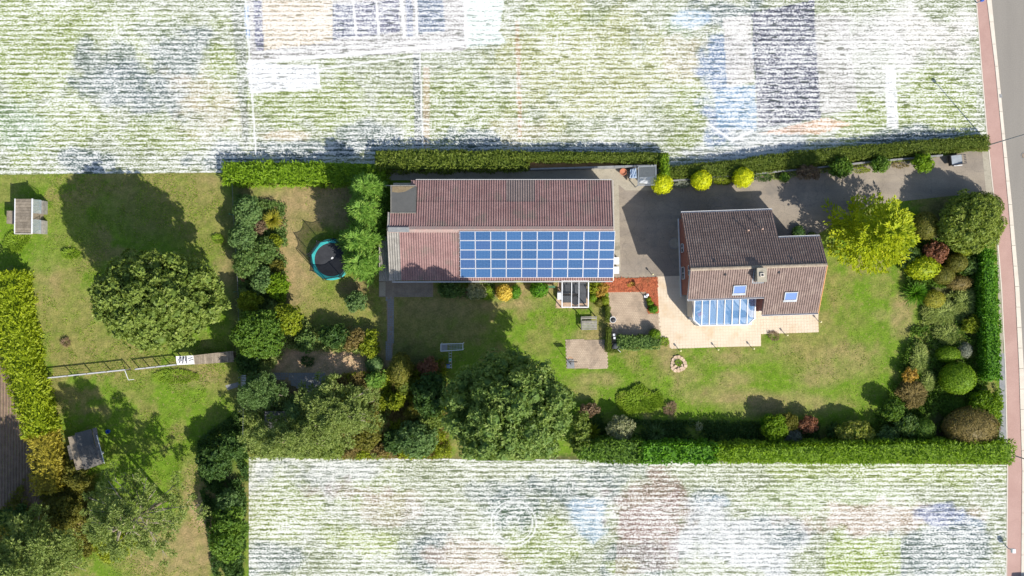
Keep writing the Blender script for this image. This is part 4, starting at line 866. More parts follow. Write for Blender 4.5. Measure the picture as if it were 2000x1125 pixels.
def hedge(name, label, pts, w, h, mat, leaf=.28, dens=1.0, lw=.35, group=None, clip=None, out=.8, jn=.5, rag=.06, bulge=.12, tone=None):
    """clipped hedge along a line of survey points (its top), w px wide (number or list), h metres"""
    Z = h; P = [G(x, y, Z) for x, y in pts]; ws_ = w if isinstance(w, (list, tuple)) else [w] * len(pts); C = []; N = []; mb = []; k = (H - Z) / H / S
    cV = []; cF = []
    for i in range(len(P) - 1):
        a, b = np.array(P[i]), np.array(P[i + 1]); a[2] = b[2] = 0; L = np.linalg.norm(b - a); d = (b - a) / L; s = np.array([-d[1], d[0], 0]); wa, wb = ws_[i] * k, ws_[i + 1] * k
        def put(n, f):
            u = rng.random(n); v = rng.uniform(-1, 1, n); c, nn = f(u, v); C.append(c); N.append(nn)
        den = dens / (leaf * leaf * lw) * 1.5
        wid = lambda u: (wa + (wb - wa) * u) / 2
        put(int(L * (wa + wb) / 2 * den), lambda u, v: (a + d * (u * L)[:, None] + s * (v * wid(u))[:, None] + np.array([0, 0, 1.]) * (h * (1 - bulge * np.abs(v) ** 3) + rng.normal(0, rag, len(u)) + (vnoise(u * L + 50 + i * 9, v * wa, .9, 5) - .5) * (.18 + rag))[:, None], np.array([0, 0, 1.]) + s * (v ** 3)[:, None] * .8 + rnd(len(u)) * .15))
        for sg in (1, -1):
            put(int(L * h * den * .8), lambda u, v: (a + d * (u * L)[:, None] + s * (sg * (wid(u) * (1 + rng.normal(0, .02, len(u))) + (vnoise(u * L + 80 + sg * 7, v + 5, 1.1, 6) - .5) * (.22 + rag)))[:, None] + np.array([0, 0, 1.]) * ((v * .5 + .5) * h * .95)[:, None], s * sg + np.array([0, 0, .35]) + rnd(len(u)) * .15))
        ends = [(0, -1)] if i == 0 else []; ends += [(1, 1)] if i == len(P) - 2 else []
        for t, sg in ends:
            ww = wa if t == 0 else wb
            put(int(ww * h * den * .8), lambda u, v: (a + d * (t * L) + s * (v * ww / 2)[:, None] + np.array([0, 0, 1.]) * (u * h * .95)[:, None], d * sg + np.array([0, 0, .3]) + rnd(len(u)) * .15))
        q = []; ins = .14
        for t, ww in ((0, wa), (1, wb)):
            base = a + d * (t * L + (ins if (t == 0 and i == 0) else 0) - (ins if (t == 1 and i == len(P) - 2) else 0)); hw = max(ww / 2 - ins, .08)
            for z in (0.0, h * (1 - bulge * .5) - .12 - rag * 1.5):
                for sg in (-1, 1): q.append(base + s * sg * hw + np.array([0, 0, z]))
        b0 = len(cV); cV += q; cF += [tuple(b0 + np.array(f)) for f in ((0, 1, 3, 2), (4, 6, 7, 5), (2, 3, 7, 6), (0, 2, 6, 4), (1, 5, 7, 3), (0, 4, 5, 1))]
    C = np.concatenate(C); N = unit(np.concatenate(N)); kk = 3; n = len(C); sel = rng.random(n) < 1 / 1.6; C = C[sel]; N = N[sel]
    V, T = tufts(C, N, kk, leaf, leaf * lw, out=out, spread=leaf * .35, jn=jn)
    T = T * .55 + .45 * np.repeat(fbm(C[:, 0] + 200, C[:, 1] + 200, 3.0, 8), kk)
    V, T = finish([V], [T]); o = foliage(name, V, T, LM[mat], None, [(np.array(cV), np.array(cF))], clip=clip)
    return tag(o, label, 'hedge', group)

# ---------------------------------------------------------------- hedges
hedge('hedge', 'bright green clipped hedge with a squared end, top left, beside the row of feathery conifers', [(437, 338), (600, 339), (754, 342)], [38, 41, 30], 1.4, 'hedge', .42, lw=.3, rag=.07)
hedge('hedge', 'shaggy mixed green hedge behind the west half of the long outbuilding', [(735, 314), (830, 313), (905, 313), (1030, 313)], [32, 38, 34, 30], 1.7, 'privet', .34, rag=.16, dens=.9)
hedge('hedge', 'low narrow green hedge along the soil bank behind the east half of the long outbuilding', [(1030, 306), (1180, 306), (1303, 309)], [14, 15, 17], 1.4, 'privet', .26, rag=.05)
hedge('hedge', 'short piece of hedge turning the corner beside the metal frame pen', [(1298, 304), (1302, 345)], [12, 12], 1.9, 'hedge', .26, rag=.05)
hedge('hedge', 'long olive green hedge between the pale plot and the driveway, ending at the street', [(1306, 336), (1420, 330), (1560, 310), (1700, 295), (1830, 284), (1932, 277)], [18, 28, 28, 22, 22, 25], 1.15, 'privet', .24, rag=.05)
hedge('hedge', 'bright green upright hedge along the pink cycle path', [(1933, 455), (1937, 560), (1941, 650), (1944, 742)], [22, 26, 28, 24], 2.4, 'vivid', .26, lw=.6, rag=.06, jn=.7)
hedge('hedge', 'bright feathery green hedge in the lower right corner reaching the cycle path', [(1400, 888), (1600, 887), (1760, 885), (1900, 885), (1982, 885)], [26, 32, 36, 36, 38], 3.4, 'hedge', .42, lw=.3, rag=.09)
hedge('hedge', 'glossy laurel stretch of the lower hedge between its dark end and its feathery end', [(1252, 888), (1330, 886), (1400, 888)], [34, 34, 30], 3.4, 'vivid', .34, lw=.65, rag=.10, jn=.8)
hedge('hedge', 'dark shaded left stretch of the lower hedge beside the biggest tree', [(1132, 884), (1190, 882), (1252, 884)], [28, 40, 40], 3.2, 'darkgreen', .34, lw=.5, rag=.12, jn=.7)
hedge('hedge', 'tall yellow green conifer hedge beside the ploughed strip at the left edge', [(-4, 535), (4, 600), (24, 700), (52, 800), (66, 850)], [64, 64, 54, 46, 44], 3.4, 'limedge', .42, lw=.38, rag=.22, bulge=.25, jn=.7)
hedge('hedge', 'orange brown dying lower end of the conifer hedge left of the tumbledown shed', [(68, 850), (78, 900), (82, 965)], [46, 44, 40], 3.0, 'dying', .36, lw=.4, rag=.25, bulge=.3, dens=.7)
hedge('hedge', 'clipped narrow box hedge on the left rim of the small brown terrace, upper piece', [(1187.5, 599), (1188, 628)], [7, 7], .9, 'privet', .12, rag=.02)
hedge('hedge', 'clipped narrow box hedge left of the barbecue, lower piece', [(1189, 641), (1189.5, 687)], [8, 8], 1.0, 'privet', .12, rag=.02)
hedge('hedge', 'very short clipped hedge closing the corner below the barbecue', [(1192, 685.5), (1210, 685.5)], [6, 6], .6, 'privet', .12, rag=.02)
hedge('hedge', 'dark leafy low hedge along the lower edge of the small brown terrace', [(1208, 669), (1250, 669), (1289, 668)], [24, 24, 22], 1.3, 'laurel', .22, lw=.5, rag=.1)

# ---------------------------------------------------------------- trees
plant('broad', 320, 584, 121, 92, 14.2, 'oak', 'deciduous_tree', 'big round leafy tree standing alone on the left lawn', 'tree', tr=.35, leaf=.34, lobes=130, lr=.155, zf=.47, zc=.54, dens=.75, w=.6, core=.82)
plant('broad', 992, 800, 124, 110, 17.5, 'walnut', 'deciduous_tree', 'largest loose grey green tree at the bottom centre, shading the lawn behind it', 'tree', tr=.4, leaf=.32, lobes=150, lr=.15, zf=.5, zc=.52, clip=True, dens=.75, core=.8)
plant('fans', 1702, 458, 88, 78, 9.5, 'gold', 'conifer_tree', 'feathery golden yellow tree beside the driveway right of the house', 'tree', tr=.25, sprays=110, per=44, leaf=.34, w=.5, zf=.4, wid=.17, core=.5)
plant('fans', 720, 368, 36, 32, 5.5, 'fir', 'conifer_tree', 'top feathery conifer of the column between trampoline and outbuilding', 'tree', 'feathery conifers beside the outbuilding', tr=.14, sprays=60, per=30, leaf=.36, w=.28, wid=.2, zf=.45, core=.5)
plant('fans', 715, 412, 38, 34, 6.2, 'fir', 'conifer_tree', 'second feathery conifer from the top of the column beside the outbuilding', 'tree', 'feathery conifers beside the outbuilding', tr=.14, sprays=70, per=30, leaf=.38, w=.28, wid=.2, zf=.45, core=.5)
plant('fans', 706, 470, 44, 38, 6.8, 'fir', 'conifer_tree', 'feathery conifer overhanging the teal edge of the trampoline', 'tree', 'feathery conifers beside the outbuilding', tr=.15, sprays=80, per=32, leaf=.38, w=.28, wid=.2, zf=.45, core=.5)
plant('fans', 710, 514, 40, 34, 6.2, 'fir', 'conifer_tree', 'lowest feathery conifer of the column, below right of the trampoline', 'tree', 'feathery conifers beside the outbuilding', tr=.14, sprays=70, per=30, leaf=.38, w=.28, wid=.2, zf=.45, core=.5)
plant('broad', 1893, 436, 66, 58, 5.2, 'yew', 'broad_conifer', 'broad rounded yew like tree with olive tips in the upper right garden corner', 'tree', tr=.2, leaf=.26, lobes=38, lr=.26, zf=.45, zc=.5, w=.4, core=.72)
plant('ball', 1918, 404, 40, 28, 3.2, 'privet', 'shrub', 'smooth green bush at the corner of driveway and cycle path', leaf=.2)
# pines lower left and centre
plant('pine', 275, 1005, 118, 95, 13, 'pine', 'pine_tree', 'open sparse pine with bare pale limbs, lower left', 'tree', tr=.22, limbs=36, per=7, leaf=.28, zf=.5, clump=.5)
plant('pine', 60, 1085, 120, 92, 13, 'pine', 'pine_tree', 'dense grey green pine in the bottom left corner of the picture', 'tree', tr=.28, limbs=44, per=12, leaf=.34, zf=.5, clump=.85, core=.4)
plant('broad', 225, 1052, 42, 40, 4.5, 'lime', 'shrub_tree', 'yellow green bushy tree between the two lower left pines', 'tree', tr=.1, leaf=.26, lobes=18)
plant('pine', 655, 804, 98, 76, 8, 'pine', 'pine_tree', 'wide pine with layered branches above the shady middle garden', 'tree', tr=.25, limbs=30, per=9, leaf=.30, zf=.5, clump=.6, clip=True)
plant('pine', 570, 852, 95, 50, 8, 'pine', 'pine_tree', 'lower pine reaching left towards the pale plot corner', 'tree', tr=.2, limbs=26, per=9, leaf=.28, zf=.5, clump=.55, clip=True)
plant('pine', 512, 762, 46, 42, 7, 'bluegreen', 'pine_tree', 'small grey green pine beside the garden gate in the middle', 'tree', tr=.13, limbs=24, per=10, leaf=.26, zf=.5, clump=.5, core=.35)
plant('broad', 508, 652, 50, 46, 6, 'darkgreen', 'deciduous_tree', 'dark rounded tree right of the wooden roofed run', 'tree', tr=.16, leaf=.26, lobes=30, lr=.3)
plant('broad', 487, 702, 24, 26, 3.8, 'deep', 'shrub_tree', 'deep green shaded bush at the end of the wooden roofed run', 'tree', tr=.1, leaf=.24, lobes=14)
plant('broad', 567, 622, 26, 34, 4.2, 'lime', 'shrub_tree', 'light green bushy tree just right of the dark rounded tree', 'tree', tr=.1, leaf=.26, lobes=18)
plant('broad', 450, 1040, 34, 70, 5, 'darkgreen', 'deciduous_tree', 'dark green tree left of the bottom pale plot', 'tree', tr=.14, leaf=.28, lobes=26, clip=lambda c: c[:, 0] < (481 - 1000) / S * .95)
plant('broad', 452, 985, 26, 30, 4, 'bluegreen', 'shrub_tree', 'grey green bush beside the upper left corner of the bottom pale plot', 'tree', tr=.1, leaf=.24, lobes=14, clip=lambda c: c[:, 0] < (483 - 1000) / S * .95)
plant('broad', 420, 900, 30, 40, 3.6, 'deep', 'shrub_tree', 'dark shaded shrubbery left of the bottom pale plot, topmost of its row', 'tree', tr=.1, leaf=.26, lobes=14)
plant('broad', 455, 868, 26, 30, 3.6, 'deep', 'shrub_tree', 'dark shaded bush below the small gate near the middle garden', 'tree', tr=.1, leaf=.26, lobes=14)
plant('ball', 783, 722, 21, 30, 4.6, 'olive', 'conifer_bush', 'upright olive conifer bush at the end of the garden path', 'bush', leaf=.2, rough=.1, zf=.5)
plant('ball', 790, 748, 17, 20, 3.0, 'privet', 'conifer_bush', 'smaller olive bush just below the upright conifer at the path end', 'bush', leaf=.2, rough=.12)
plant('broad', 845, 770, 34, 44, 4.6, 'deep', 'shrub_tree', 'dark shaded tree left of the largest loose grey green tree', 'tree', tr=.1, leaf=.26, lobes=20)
plant('broad', 818, 856, 40, 38, 4.2, 'bluegreen', 'shrub_tree', 'blue green leafy shrub touching the bottom pale plot left of the biggest tree', 'tree', tr=.1, leaf=.26, lobes=24, clip=True)
plant('broad', 770, 862, 20, 26, 2.2, 'deep', 'shrub', 'dark shaded shrub left of the blue green one at the bottom plot edge', leaf=.24, lobes=12, clip=True)
plant('broad', 775, 784, 18, 17, 2.6, 'lime', 'shrub', 'light green round shrub below the olive conifer bushes', leaf=.22, lobes=12)
plant('rosette', 730, 778, 20, 20, 2.0, 'vivid', 'shrub', 'bright green spreading fan leaved shrub in the middle garden', n=220, w=.10)
plant('broad', 812, 808, 22, 22, 2.6, 'olive', 'shrub', 'olive and yellow shrub below the dark shaded tree', leaf=.22, lobes=12)
plant('broad', 715, 838, 34, 42, 2.6, 'olive', 'shrub', 'soft olive brown shrub right of the wide pine', leaf=.22, lobes=16, clip=True)
plant('broad', 745, 880, 22, 14, 1.6, 'bronze', 'shrub', 'small bronze shrub at the bottom plot edge right of the pine', leaf=.2, lobes=10, clip=True)
plant('fans', 585, 800, 30, 27, 4.5, 'bluegreen', 'conifer_tree', 'small grey green conifer showing through between the two middle pines', 'tree', tr=.1, sprays=50, per=24, leaf=.3, w=.28, zf=.45)
plant('fans', 735, 742, 20, 18, 3.2, 'fir', 'conifer_tree', 'small fresh green conifer at the right tip of the wide pine', 'tree', tr=.08, sprays=40, per=22, leaf=.26, w=.3, zf=.45)
plant('broad', 640, 868, 34, 26, 3.6, 'oak', 'shrub_tree', 'leafy bush at the pale plot edge under the wide pine', 'tree', tr=.09, leaf=.24, lobes=20, clip=True)
plant('broad', 836, 716, 20, 18, 2.2, 'rust', 'shrub', 'dark reddish shrub in shade left of the play frame ladder', leaf=.2, lobes=12)
plant('broad', 842, 820, 24, 24, 3.4, 'oak', 'shrub_tree', 'mid green bush wedged between blue green shrub and biggest tree', 'tree', tr=.09, leaf=.24, lobes=16)
# middle garden bed
plant('ball', 731, 711, 17, 17, 1.3, 'bluegreen', 'shrub', 'low domed blue green shrub on the sandy bed beside the path', leaf=.15)
plant('broad', 598, 666, 20, 24, 2.4, 'laurel', 'shrub', 'glossy dark shrub above the sandy bed', leaf=.28, lobes=12)
plant('broad', 655, 655, 38, 24, 2.2, 'deep', 'shrub', 'dark shaded shrub group behind the sandy bed', leaf=.24, lobes=16)
plant('broad', 690, 662, 26, 20, 2.0, 'bronze', 'shrub', 'bronze tinted shrub above right of the sandy bed', leaf=.22, lobes=12)
plant('broad', 722, 672, 20, 30, 1.8, 'lime', 'shrub', 'yellow green shrub curving along the right rim of the sandy bed', leaf=.22, lobes=12)
plant('wisps', 690, 745, 30, 14, .9, 'bronze', 'ornamental_grass', 'tan ornamental grass tuft on the lower rim of the sandy bed', 'grass tuft')
plant('rosette', 672, 768, 24, 24, 1.5, 'juniper', 'shrub', 'spiky yellow green plant under the wide pine', n=160, w=.07)
plant('wisps', 600, 705, 12, 10, .6, 'deep', 'shrub', 'tiny dark plant in the middle of the sandy bed', n=300, L=.3)
plant('broad', 697, 588, 23, 20, 2.2, 'bluegreen', 'shrub', 'lone round shrub with pale flowers below the conifer column', leaf=.18, lobes=14)
# column of shrubs left of the trampoline lawn
plant('broad', 485, 412, 26, 32, 3.6, 'bluegreen', 'shrub', 'uppermost grey green bush of the shrub row left of the trampoline lawn', leaf=.22, lobes=18, group='shrub row left of the trampoline lawn')
plant('broad', 478, 462, 24, 36, 3.6, 'bluegreen', 'shrub', 'second grey green bush of the shrub row, beside the yellow one', leaf=.22, lobes=18, group='shrub row left of the trampoline lawn')
plant('broad', 480, 512, 24, 32, 3.4, 'laurel', 'shrub', 'third bush down of the shrub row, along the wire fence', leaf=.22, lobes=18, group='shrub row left of the trampoline lawn')
plant('rosette', 529, 428, 21, 20, 1.9, 'amber', 'shrub', 'yellow orange spiky shrub facing the trampoline', n=260, w=.08)
plant('broad', 507, 446, 15, 14, 1.5, 'brown', 'shrub', 'brown withered shrub between the grey green and the yellow orange bush', leaf=.15, lobes=10)
plant('broad', 515, 488, 26, 24, 2.0, 'laurel', 'shrub', 'bright leafy green shrub left of the trampoline shadow', leaf=.22, lobes=16)
plant('broad', 540, 470, 14, 14, 1.3, 'lime', 'shrub', 'small yellow green shrub below the yellow orange one', leaf=.18, lobes=9)
plant('broad', 512, 548, 22, 28, 2.4, 'bluegreen', 'shrub', 'grey green bush beside the red leaved patch of the shrub row', leaf=.22, lobes=16)
plant('broad', 545, 560, 24, 26, 2.2, 'hedge', 'shrub', 'fresh green bush at the lower left of the trampoline lawn', leaf=.2, lobes=16)
plant('wisps', 476, 540, 7, 16, .8, 'rust', 'shrub', 'red orange leaved patch at the fence side of the shrub row', n=400, L=.25)
plant('broad', 488, 588, 24, 18, 2.8, 'lime', 'shrub', 'yellow flecked round bush above the dark rounded tree', leaf=.18, lobes=14)
plant('broad', 540, 522, 16, 14, 1.1, 'olive', 'shrub', 'low olive shrub at the edge of the dry trampoline lawn', leaf=.18, lobes=9)
# along the outbuilding's sunny side
plant('broad', 884, 565, 30, 15, 1.5, 'laurel', 'shrub', 'dark shaded bush against the outbuilding below the solar array corner', leaf=.2, lobes=12)
plant('broad', 930, 568, 20, 17, 1.6, 'pale', 'shrub', 'pale speckled shrub left of the butter yellow dome', leaf=.18, lobes=12)
plant('wisps', 953, 573, 12, 14, .9, 'grass', 'shrub', 'low bright green shrub touching the butter yellow dome', n=600, L=.25)
plant('ball', 985, 572, 15, 15, 1.5, 'butter', 'shrub', 'butter yellow domed shrub against the outbuilding', leaf=.18, w=.6)
plant('ball', 1007, 570, 10, 13, 1.1, 'vivid', 'shrub', 'small bright green shrub right of the butter yellow dome', leaf=.16)
plant('ball', 1053, 565, 17, 15, 1.7, 'vivid', 'shrub', 'round fresh green bush left of the glass roofed pergola', leaf=.18, w=.7)
plant('broad', 1160, 560, 13, 14, 1.2, 'lime', 'shrub', 'yellow green shrub at the right side of the pergola, upper one', leaf=.16, lobes=9)
plant('broad', 1175, 565, 14, 16, 1.1, 'copper', 'shrub', 'orange tinted shrub between pergola and red mulch', leaf=.15, lobes=9)
plant('ball', 1158, 582, 8, 8, .9, 'hedge', 'shrub', 'small round shrub beside the lower right post of the pergola', leaf=.12)
plant('ball', 1170, 591, 8, 8, .8, 'olive', 'shrub', 'small olive shrub at the top of the box hedge, left one', leaf=.12)
plant('ball', 1182, 588, 8, 9, .8, 'lime', 'shrub', 'small yellow green shrub at the top of the box hedge, right one', leaf=.12)
plant('ball', 1267, 585, 5, 5, .6, 'lime', 'shrub', 'smallest clipped shrub in the mulch beside the white lamp post', leaf=.1)
plant('ball', 1270, 593, 5.5, 5.5, .7, 'hedge', 'shrub', 'small clipped shrub in the mulch just above the bigger dark one', leaf=.1)
plant('ball', 1276, 604, 9, 7, .9, 'vivid', 'shrub', 'rounded dark green shrub in the lower tip of the mulch bed', leaf=.14)
plant('ball', 1279, 653, 11, 10, 1.5, 'hedge', 'shrub', 'clipped ball bush at the left corner of the cream patio', leaf=.14)
plant('wisps', 1298, 668, 10, 9, .3, 'grass', 'shrub', 'low tuft of weeds beside the step in the cream patio', n=260, L=.2)
plant('wisps', 1233, 556, 9, 5, .3, 'copper', 'shrub', 'small orange seedling plant in the red mulch', n=120, L=.15)
# yellow clipped conifers and plants along the driveway
for i, (x, y, r, l) in enumerate(((1293, 359, 20, 'beside the metal frame pen'), (1370, 352, 19, 'middle one of the three by the driveway wall'), (1451, 347, 19, 'rightmost of the three, where the house shadow ends'))):
    plant('ball', x, y, r, r * .98, 2.3, 'yellow', 'topiary_ball', 'bright yellow clipped conifer dome, ' + l, 'topiary', 'yellow clipped conifers along the driveway', leaf=.18, w=.4, jn=.6, rough=.05)
plant('wisps', 1330, 360, 22, 9, .6, 'silver', 'ground_cover_plant', 'grey green low planting between the first two yellow domes', 'plant', n=700, L=.25)
plant('wisps', 1410, 353, 20, 8, .6, 'lime', 'ground_cover_plant', 'yellow green low planting between the second and third yellow domes', 'plant', n=700, L=.22)
plant('wisps', 1490, 346, 26, 8, .5, 'deep', 'ground_cover_plant', 'dark shaded low planting right of the third yellow dome', 'plant', n=500, L=.22)
plant('ball', 1532, 346, 10, 9, .9, 'darkgreen', 'shrub', 'small dark ball bush on the driveway edge', leaf=.16)
plant('broad', 1578, 337, 27, 15, 1.5, 'brown', 'shrub', 'dull brown wide shrub in the driveway border', leaf=.15, lobes=14)
plant('broad', 1641, 329, 22, 20, 2.0, 'darkgreen', 'shrub', 'green rounded shrub on the driveway border, left of three alike', leaf=.2, lobes=16, group='green shrubs in the driveway border')
plant('broad', 1718, 322, 17, 17, 1.8, 'darkgreen', 'shrub', 'green rounded shrub on the driveway border, middle of three alike', leaf=.18, lobes=14, group='green shrubs in the driveway border')
plant('broad', 1800, 319, 19, 18, 2.0, 'hedge', 'shrub', 'green rounded shrub on the driveway border, nearest the refuse trailer', leaf=.2, lobes=16, group='green shrubs in the driveway border')
plant('wisps', 1680, 332, 22, 7, .35, 'lime', 'ground_cover_plant', 'low yellow planting between the first two green shrubs of the driveway border', 'plant', n=400, L=.2)
plant('wisps', 1755, 323, 22, 6, .3, 'bronze', 'ground_cover_plant', 'sparse tan planting between the last two green shrubs of the driveway border', 'plant', n=300, L=.2)
plant('ball', 1560, 455, 12, 14, .8, 'deep', 'shrub', 'dark shaded low bush in the inner corner behind the house', leaf=.16)
plant('ball', 1585, 462, 10, 8, .6, 'privet', 'shrub', 'low green bush at the back corner of the house wing', leaf=.16)
# right hand planting
plant('ball', 1808, 441, 24, 26, 2.6, 'olive', 'topiary_ball', 'olive clipped dome right behind the golden tree', 'topiary', leaf=.13)
plant('broad', 1827, 492, 22, 22, 2.0, 'rust', 'shrub', 'rusty red leaved shrub among the clipped domes', leaf=.18, lobes=14, core=.4)
plant('ball', 1803, 523, 32, 22, 2.4, 'gold', 'topiary_ball', 'large golden clipped dome below the rusty shrub', 'topiary', leaf=.2, w=.6, rough=.05)
plant('ball', 1868, 513, 20, 18, 2.2, 'olive', 'topiary_ball', 'olive clipped dome with orange rim, upper of an overlapping pair', 'topiary', leaf=.12)
plant('ball', 1843, 537, 20, 18, 2.0, 'olive', 'topiary_ball', 'olive clipped dome, lower of an overlapping pair', 'topiary', leaf=.12)
plant('ball', 1883, 488, 17, 13, 1.6, 'lime', 'topiary_ball', 'small yellow green dome near the street hedge', 'topiary', leaf=.13)
plant('broad', 1893, 518, 16, 18, 1.6, 'laurel', 'shrub', 'green shrub between olive dome and street hedge', leaf=.18, lobes=10)
plant('ball', 1873, 552, 24, 14, 1.5, 'bronze', 'shrub', 'flat bronze juniper below the olive domes', leaf=.14, rough=.12)
plant('rosette', 1792, 573, 30, 24, 1.5, 'vivid', 'shrub', 'star shaped fresh green shrub at the lawn edge', n=260, w=.06)
plant('broad', 1775, 500, 20, 26, 1.6, 'laurel', 'shrub', 'dark green shrub under the right side of the golden tree', leaf=.2, lobes=12)
plant('ball', 1825, 584, 20, 17, 1.5, 'amber', 'topiary_ball', 'golden bronze clipped dome right of the star shaped shrub', 'topiary', leaf=.13)
plant('wisps', 1840, 612, 44, 26, .8, 'juniper', 'ornamental_grass', 'soft grey green spreading juniper below the golden bronze dome', 'juniper', n=2600, L=.4)
plant('wisps', 1882, 588, 26, 30, 1.0, 'juniper', 'ornamental_grass', 'soft spreading juniper beside the shade of the street hedge', 'juniper', n=2000, L=.4)
plant('wisps', 1852, 652, 34, 22, .8, 'juniper', 'ornamental_grass', 'soft juniper mat left of the small yellow green shrub', 'juniper', n=2000, L=.4)
plant('broad', 1895, 634, 17, 17, 1.6, 'lime', 'shrub', 'small yellow green shrub standing in the juniper', leaf=.17, lobes=10)
plant('ball', 1852, 692, 22, 15, 2.0, 'hedge', 'topiary_cone', 'clipped green cone with a shaded left side', 'topiary', leaf=.13)
plant('ball', 1885, 684, 13, 15, 1.3, 'silver', 'shrub', 'small grey dome right of the clipped green cone', leaf=.11)
plant('ball', 1871, 739, 33, 30, 3.2, 'hedge', 'topiary_ball', 'largest smooth green dome near the street hedge', 'topiary', leaf=.15, rough=.03)
plant('wisps', 1795, 700, 20, 34, 1.2, 'juniper', 'ornamental_grass', 'upright pale juniper strip beside the lawn', 'juniper', n=2200, L=.4)
plant('broad', 1777, 732, 18, 14, 1.6, 'copper', 'shrub', 'orange leaved shrub on the lawn side of the juniper', leaf=.16, lobes=9)
plant('wisps', 1782, 772, 34, 32, 1.5, 'bronze', 'ornamental_grass', 'beige brown feathery shrub mass at the lower right of the lawn', 'juniper', n=3200, L=.4)
plant('wisps', 1812, 745, 14, 26, 1.2, 'juniper', 'ornamental_grass', 'grey green juniper right of the beige brown mass', 'juniper', n=1200, L=.35)
plant('broad', 1741, 800, 24, 22, 2.4, 'darkgreen', 'shrub', 'dark green dense shrub left of the beige brown mass', leaf=.18, lobes=14)
plant('broad', 1925, 792, 30, 30, 2.0, 'hedge', 'shrub', 'fresh green shrub beside the gravel verge', leaf=.2, lobes=16)
plant('wisps', 1860, 795, 30, 22, .8, 'darkgreen', 'ornamental_grass', 'dark shaded low planting above the big bronze dome', 'plant', n=1600, L=.3)
plant('ball', 1898, 835, 52, 38, 3.4, 'bronze', 'topiary_ball', 'big grey bronze clipped dome in the lower right corner of the garden', 'topiary', leaf=.15)
plant('ball', 1803, 838, 23, 21, 2.4, 'darkgreen', 'topiary_ball', 'dark green clipped dome left of the big bronze one', 'topiary', leaf=.12)
plant('broad', 1770, 830, 24, 22, 2.2, 'laurel', 'shrub', 'leafy light tipped bush left of the dark clipped dome', leaf=.24, lobes=14)
plant('broad', 1733, 848, 22, 18, 1.8, 'bluegreen', 'shrub', 'grey green bush right of the variegated one', leaf=.18, lobes=12)
plant('broad', 1668, 846, 38, 25, 2.4, 'varieg', 'shrub', 'yellow and cream variegated bush at the lower hedge', leaf=.2, lobes=20)
plant('broad', 1628, 838, 16, 16, 1.4, 'deep', 'shrub', 'dark shaded bush left of the variegated one', leaf=.18, lobes=9)
plant('broad', 1512, 838, 24, 30, 2.6, 'hedge', 'shrub', 'yellow tipped green bush, leftmost of the group by the lower hedge', leaf=.18, lobes=16)
plant('broad', 1497, 822, 12, 14, 1.8, 'vivid', 'shrub', 'small bright green bush at the left edge of the hedge side group', leaf=.16, lobes=9)
plant('broad', 1540, 822, 18, 18, 2.0, 'olive', 'shrub', 'olive bush in the middle of the hedge side group', leaf=.16, lobes=12)
plant('broad', 1577, 828, 20, 18, 1.9, 'rust', 'shrub', 'pinkish red leaved bush of the hedge side group', leaf=.16, lobes=12)
plant('broad', 1548, 852, 18, 15, 1.4, 'silver', 'shrub', 'blue grey shaded bush below the pinkish red one', leaf=.16, lobes=10)
plant('broad', 1210, 838, 27, 26, 2.3, 'pale', 'shrub', 'pale silvery bush at the left end of the lower hedge', leaf=.19, lobes=16)
plant('rosette', 1155, 846, 21, 19, 1.9, 'lime', 'shrub', 'star shaped yellow green shrub beside the biggest tree', n=170, w=.09)
plant('rosette', 1282, 848, 22, 17, 1.0, 'bluegreen', 'shrub', 'blue green spiky plant in the shade of the lower hedge', n=160, w=.06)
plant('wisps', 1366, 832, 7, 11, .6, 'pale', 'shrub', 'tiny pale plant in the hedge shade', n=200, L=.2)
plant('broad', 1133, 845, 22, 46, 3.4, 'oak', 'shrub_tree', 'leafy bush on the right flank of the biggest tree', 'tree', tr=.1, leaf=.24, lobes=18, clip=True)
plant('broad', 1150, 800, 24, 15, 1.2, 'brown', 'shrub', 'low shaded brown shrub right of the biggest tree', leaf=.18, lobes=10)
plant('wisps', 1250, 782, 48, 32, .45, 'grass', 'weed_mound', 'bright green mound of tall weeds on the open lawn', 'weeds', n=6500, L=.35, w=.09)
plant('wisps', 1308, 797, 13, 13, .5, 'brown', 'brush_pile', 'brown heap of dry brush at the right end of the weed mound', 'brush pile', n=700, L=.35, w=.05)
plant('wisps', 1511, 658, 14, 10, .35, 'brown', 'shrub', 'dry brown plant in the inner corner of the cream patio', n=420, L=.25, w=.04)
plant('wisps', 128, 668, 8, 7, .4, 'brown', 'brush_pile', 'small heap of dead twigs on the dry left lawn', 'brush pile', n=260, L=.35, w=.05)
for (x, y, rx, ry, l) in ((135, 495, 22, 12, 'left of the big round tree'), (30, 475, 34, 26, 'at the left edge below the small shed'), (425, 468, 14, 10, 'on the dry grass right of the big round tree'), (300, 668, 26, 12, 'directly below the big round tree')):
    plant('wisps', x, y, rx, ry, .35, 'grass', 'weed_patch', 'patch of tall green weeds ' + l, 'weeds', 'weed patches on the left lawn', n=int(rx * ry * 3), L=.28, w=.07)
plant('wisps', 345, 735, 55, 14, .3, 'grass', 'weed_patch', 'long patch of rank grass below the fence with the roofed run', 'weeds', 'weed patches on the left lawn', n=1500, L=.25, w=.06)
plant('broad', 150, 925, 26, 40, 1.8, 'olive', 'shrub', 'scrubby olive bush left of the tumbledown shed', leaf=.2, lobes=12)
plant('broad', 120, 1000, 42, 34, 2.6, 'olive', 'shrub', 'dull olive scrub below the dying conifer hedge', leaf=.22, lobes=14)
plant('broad', 30, 1010, 40, 22, 3.0, 'deep', 'shrub', 'dark scrub at the lower end of the ploughed strip', leaf=.24, lobes=14)
plant('broad', 205, 985, 26, 26, 2.4, 'pine', 'shrub', 'grey green scrub between tumbledown shed and sparse pine', leaf=.2, lobes=12)

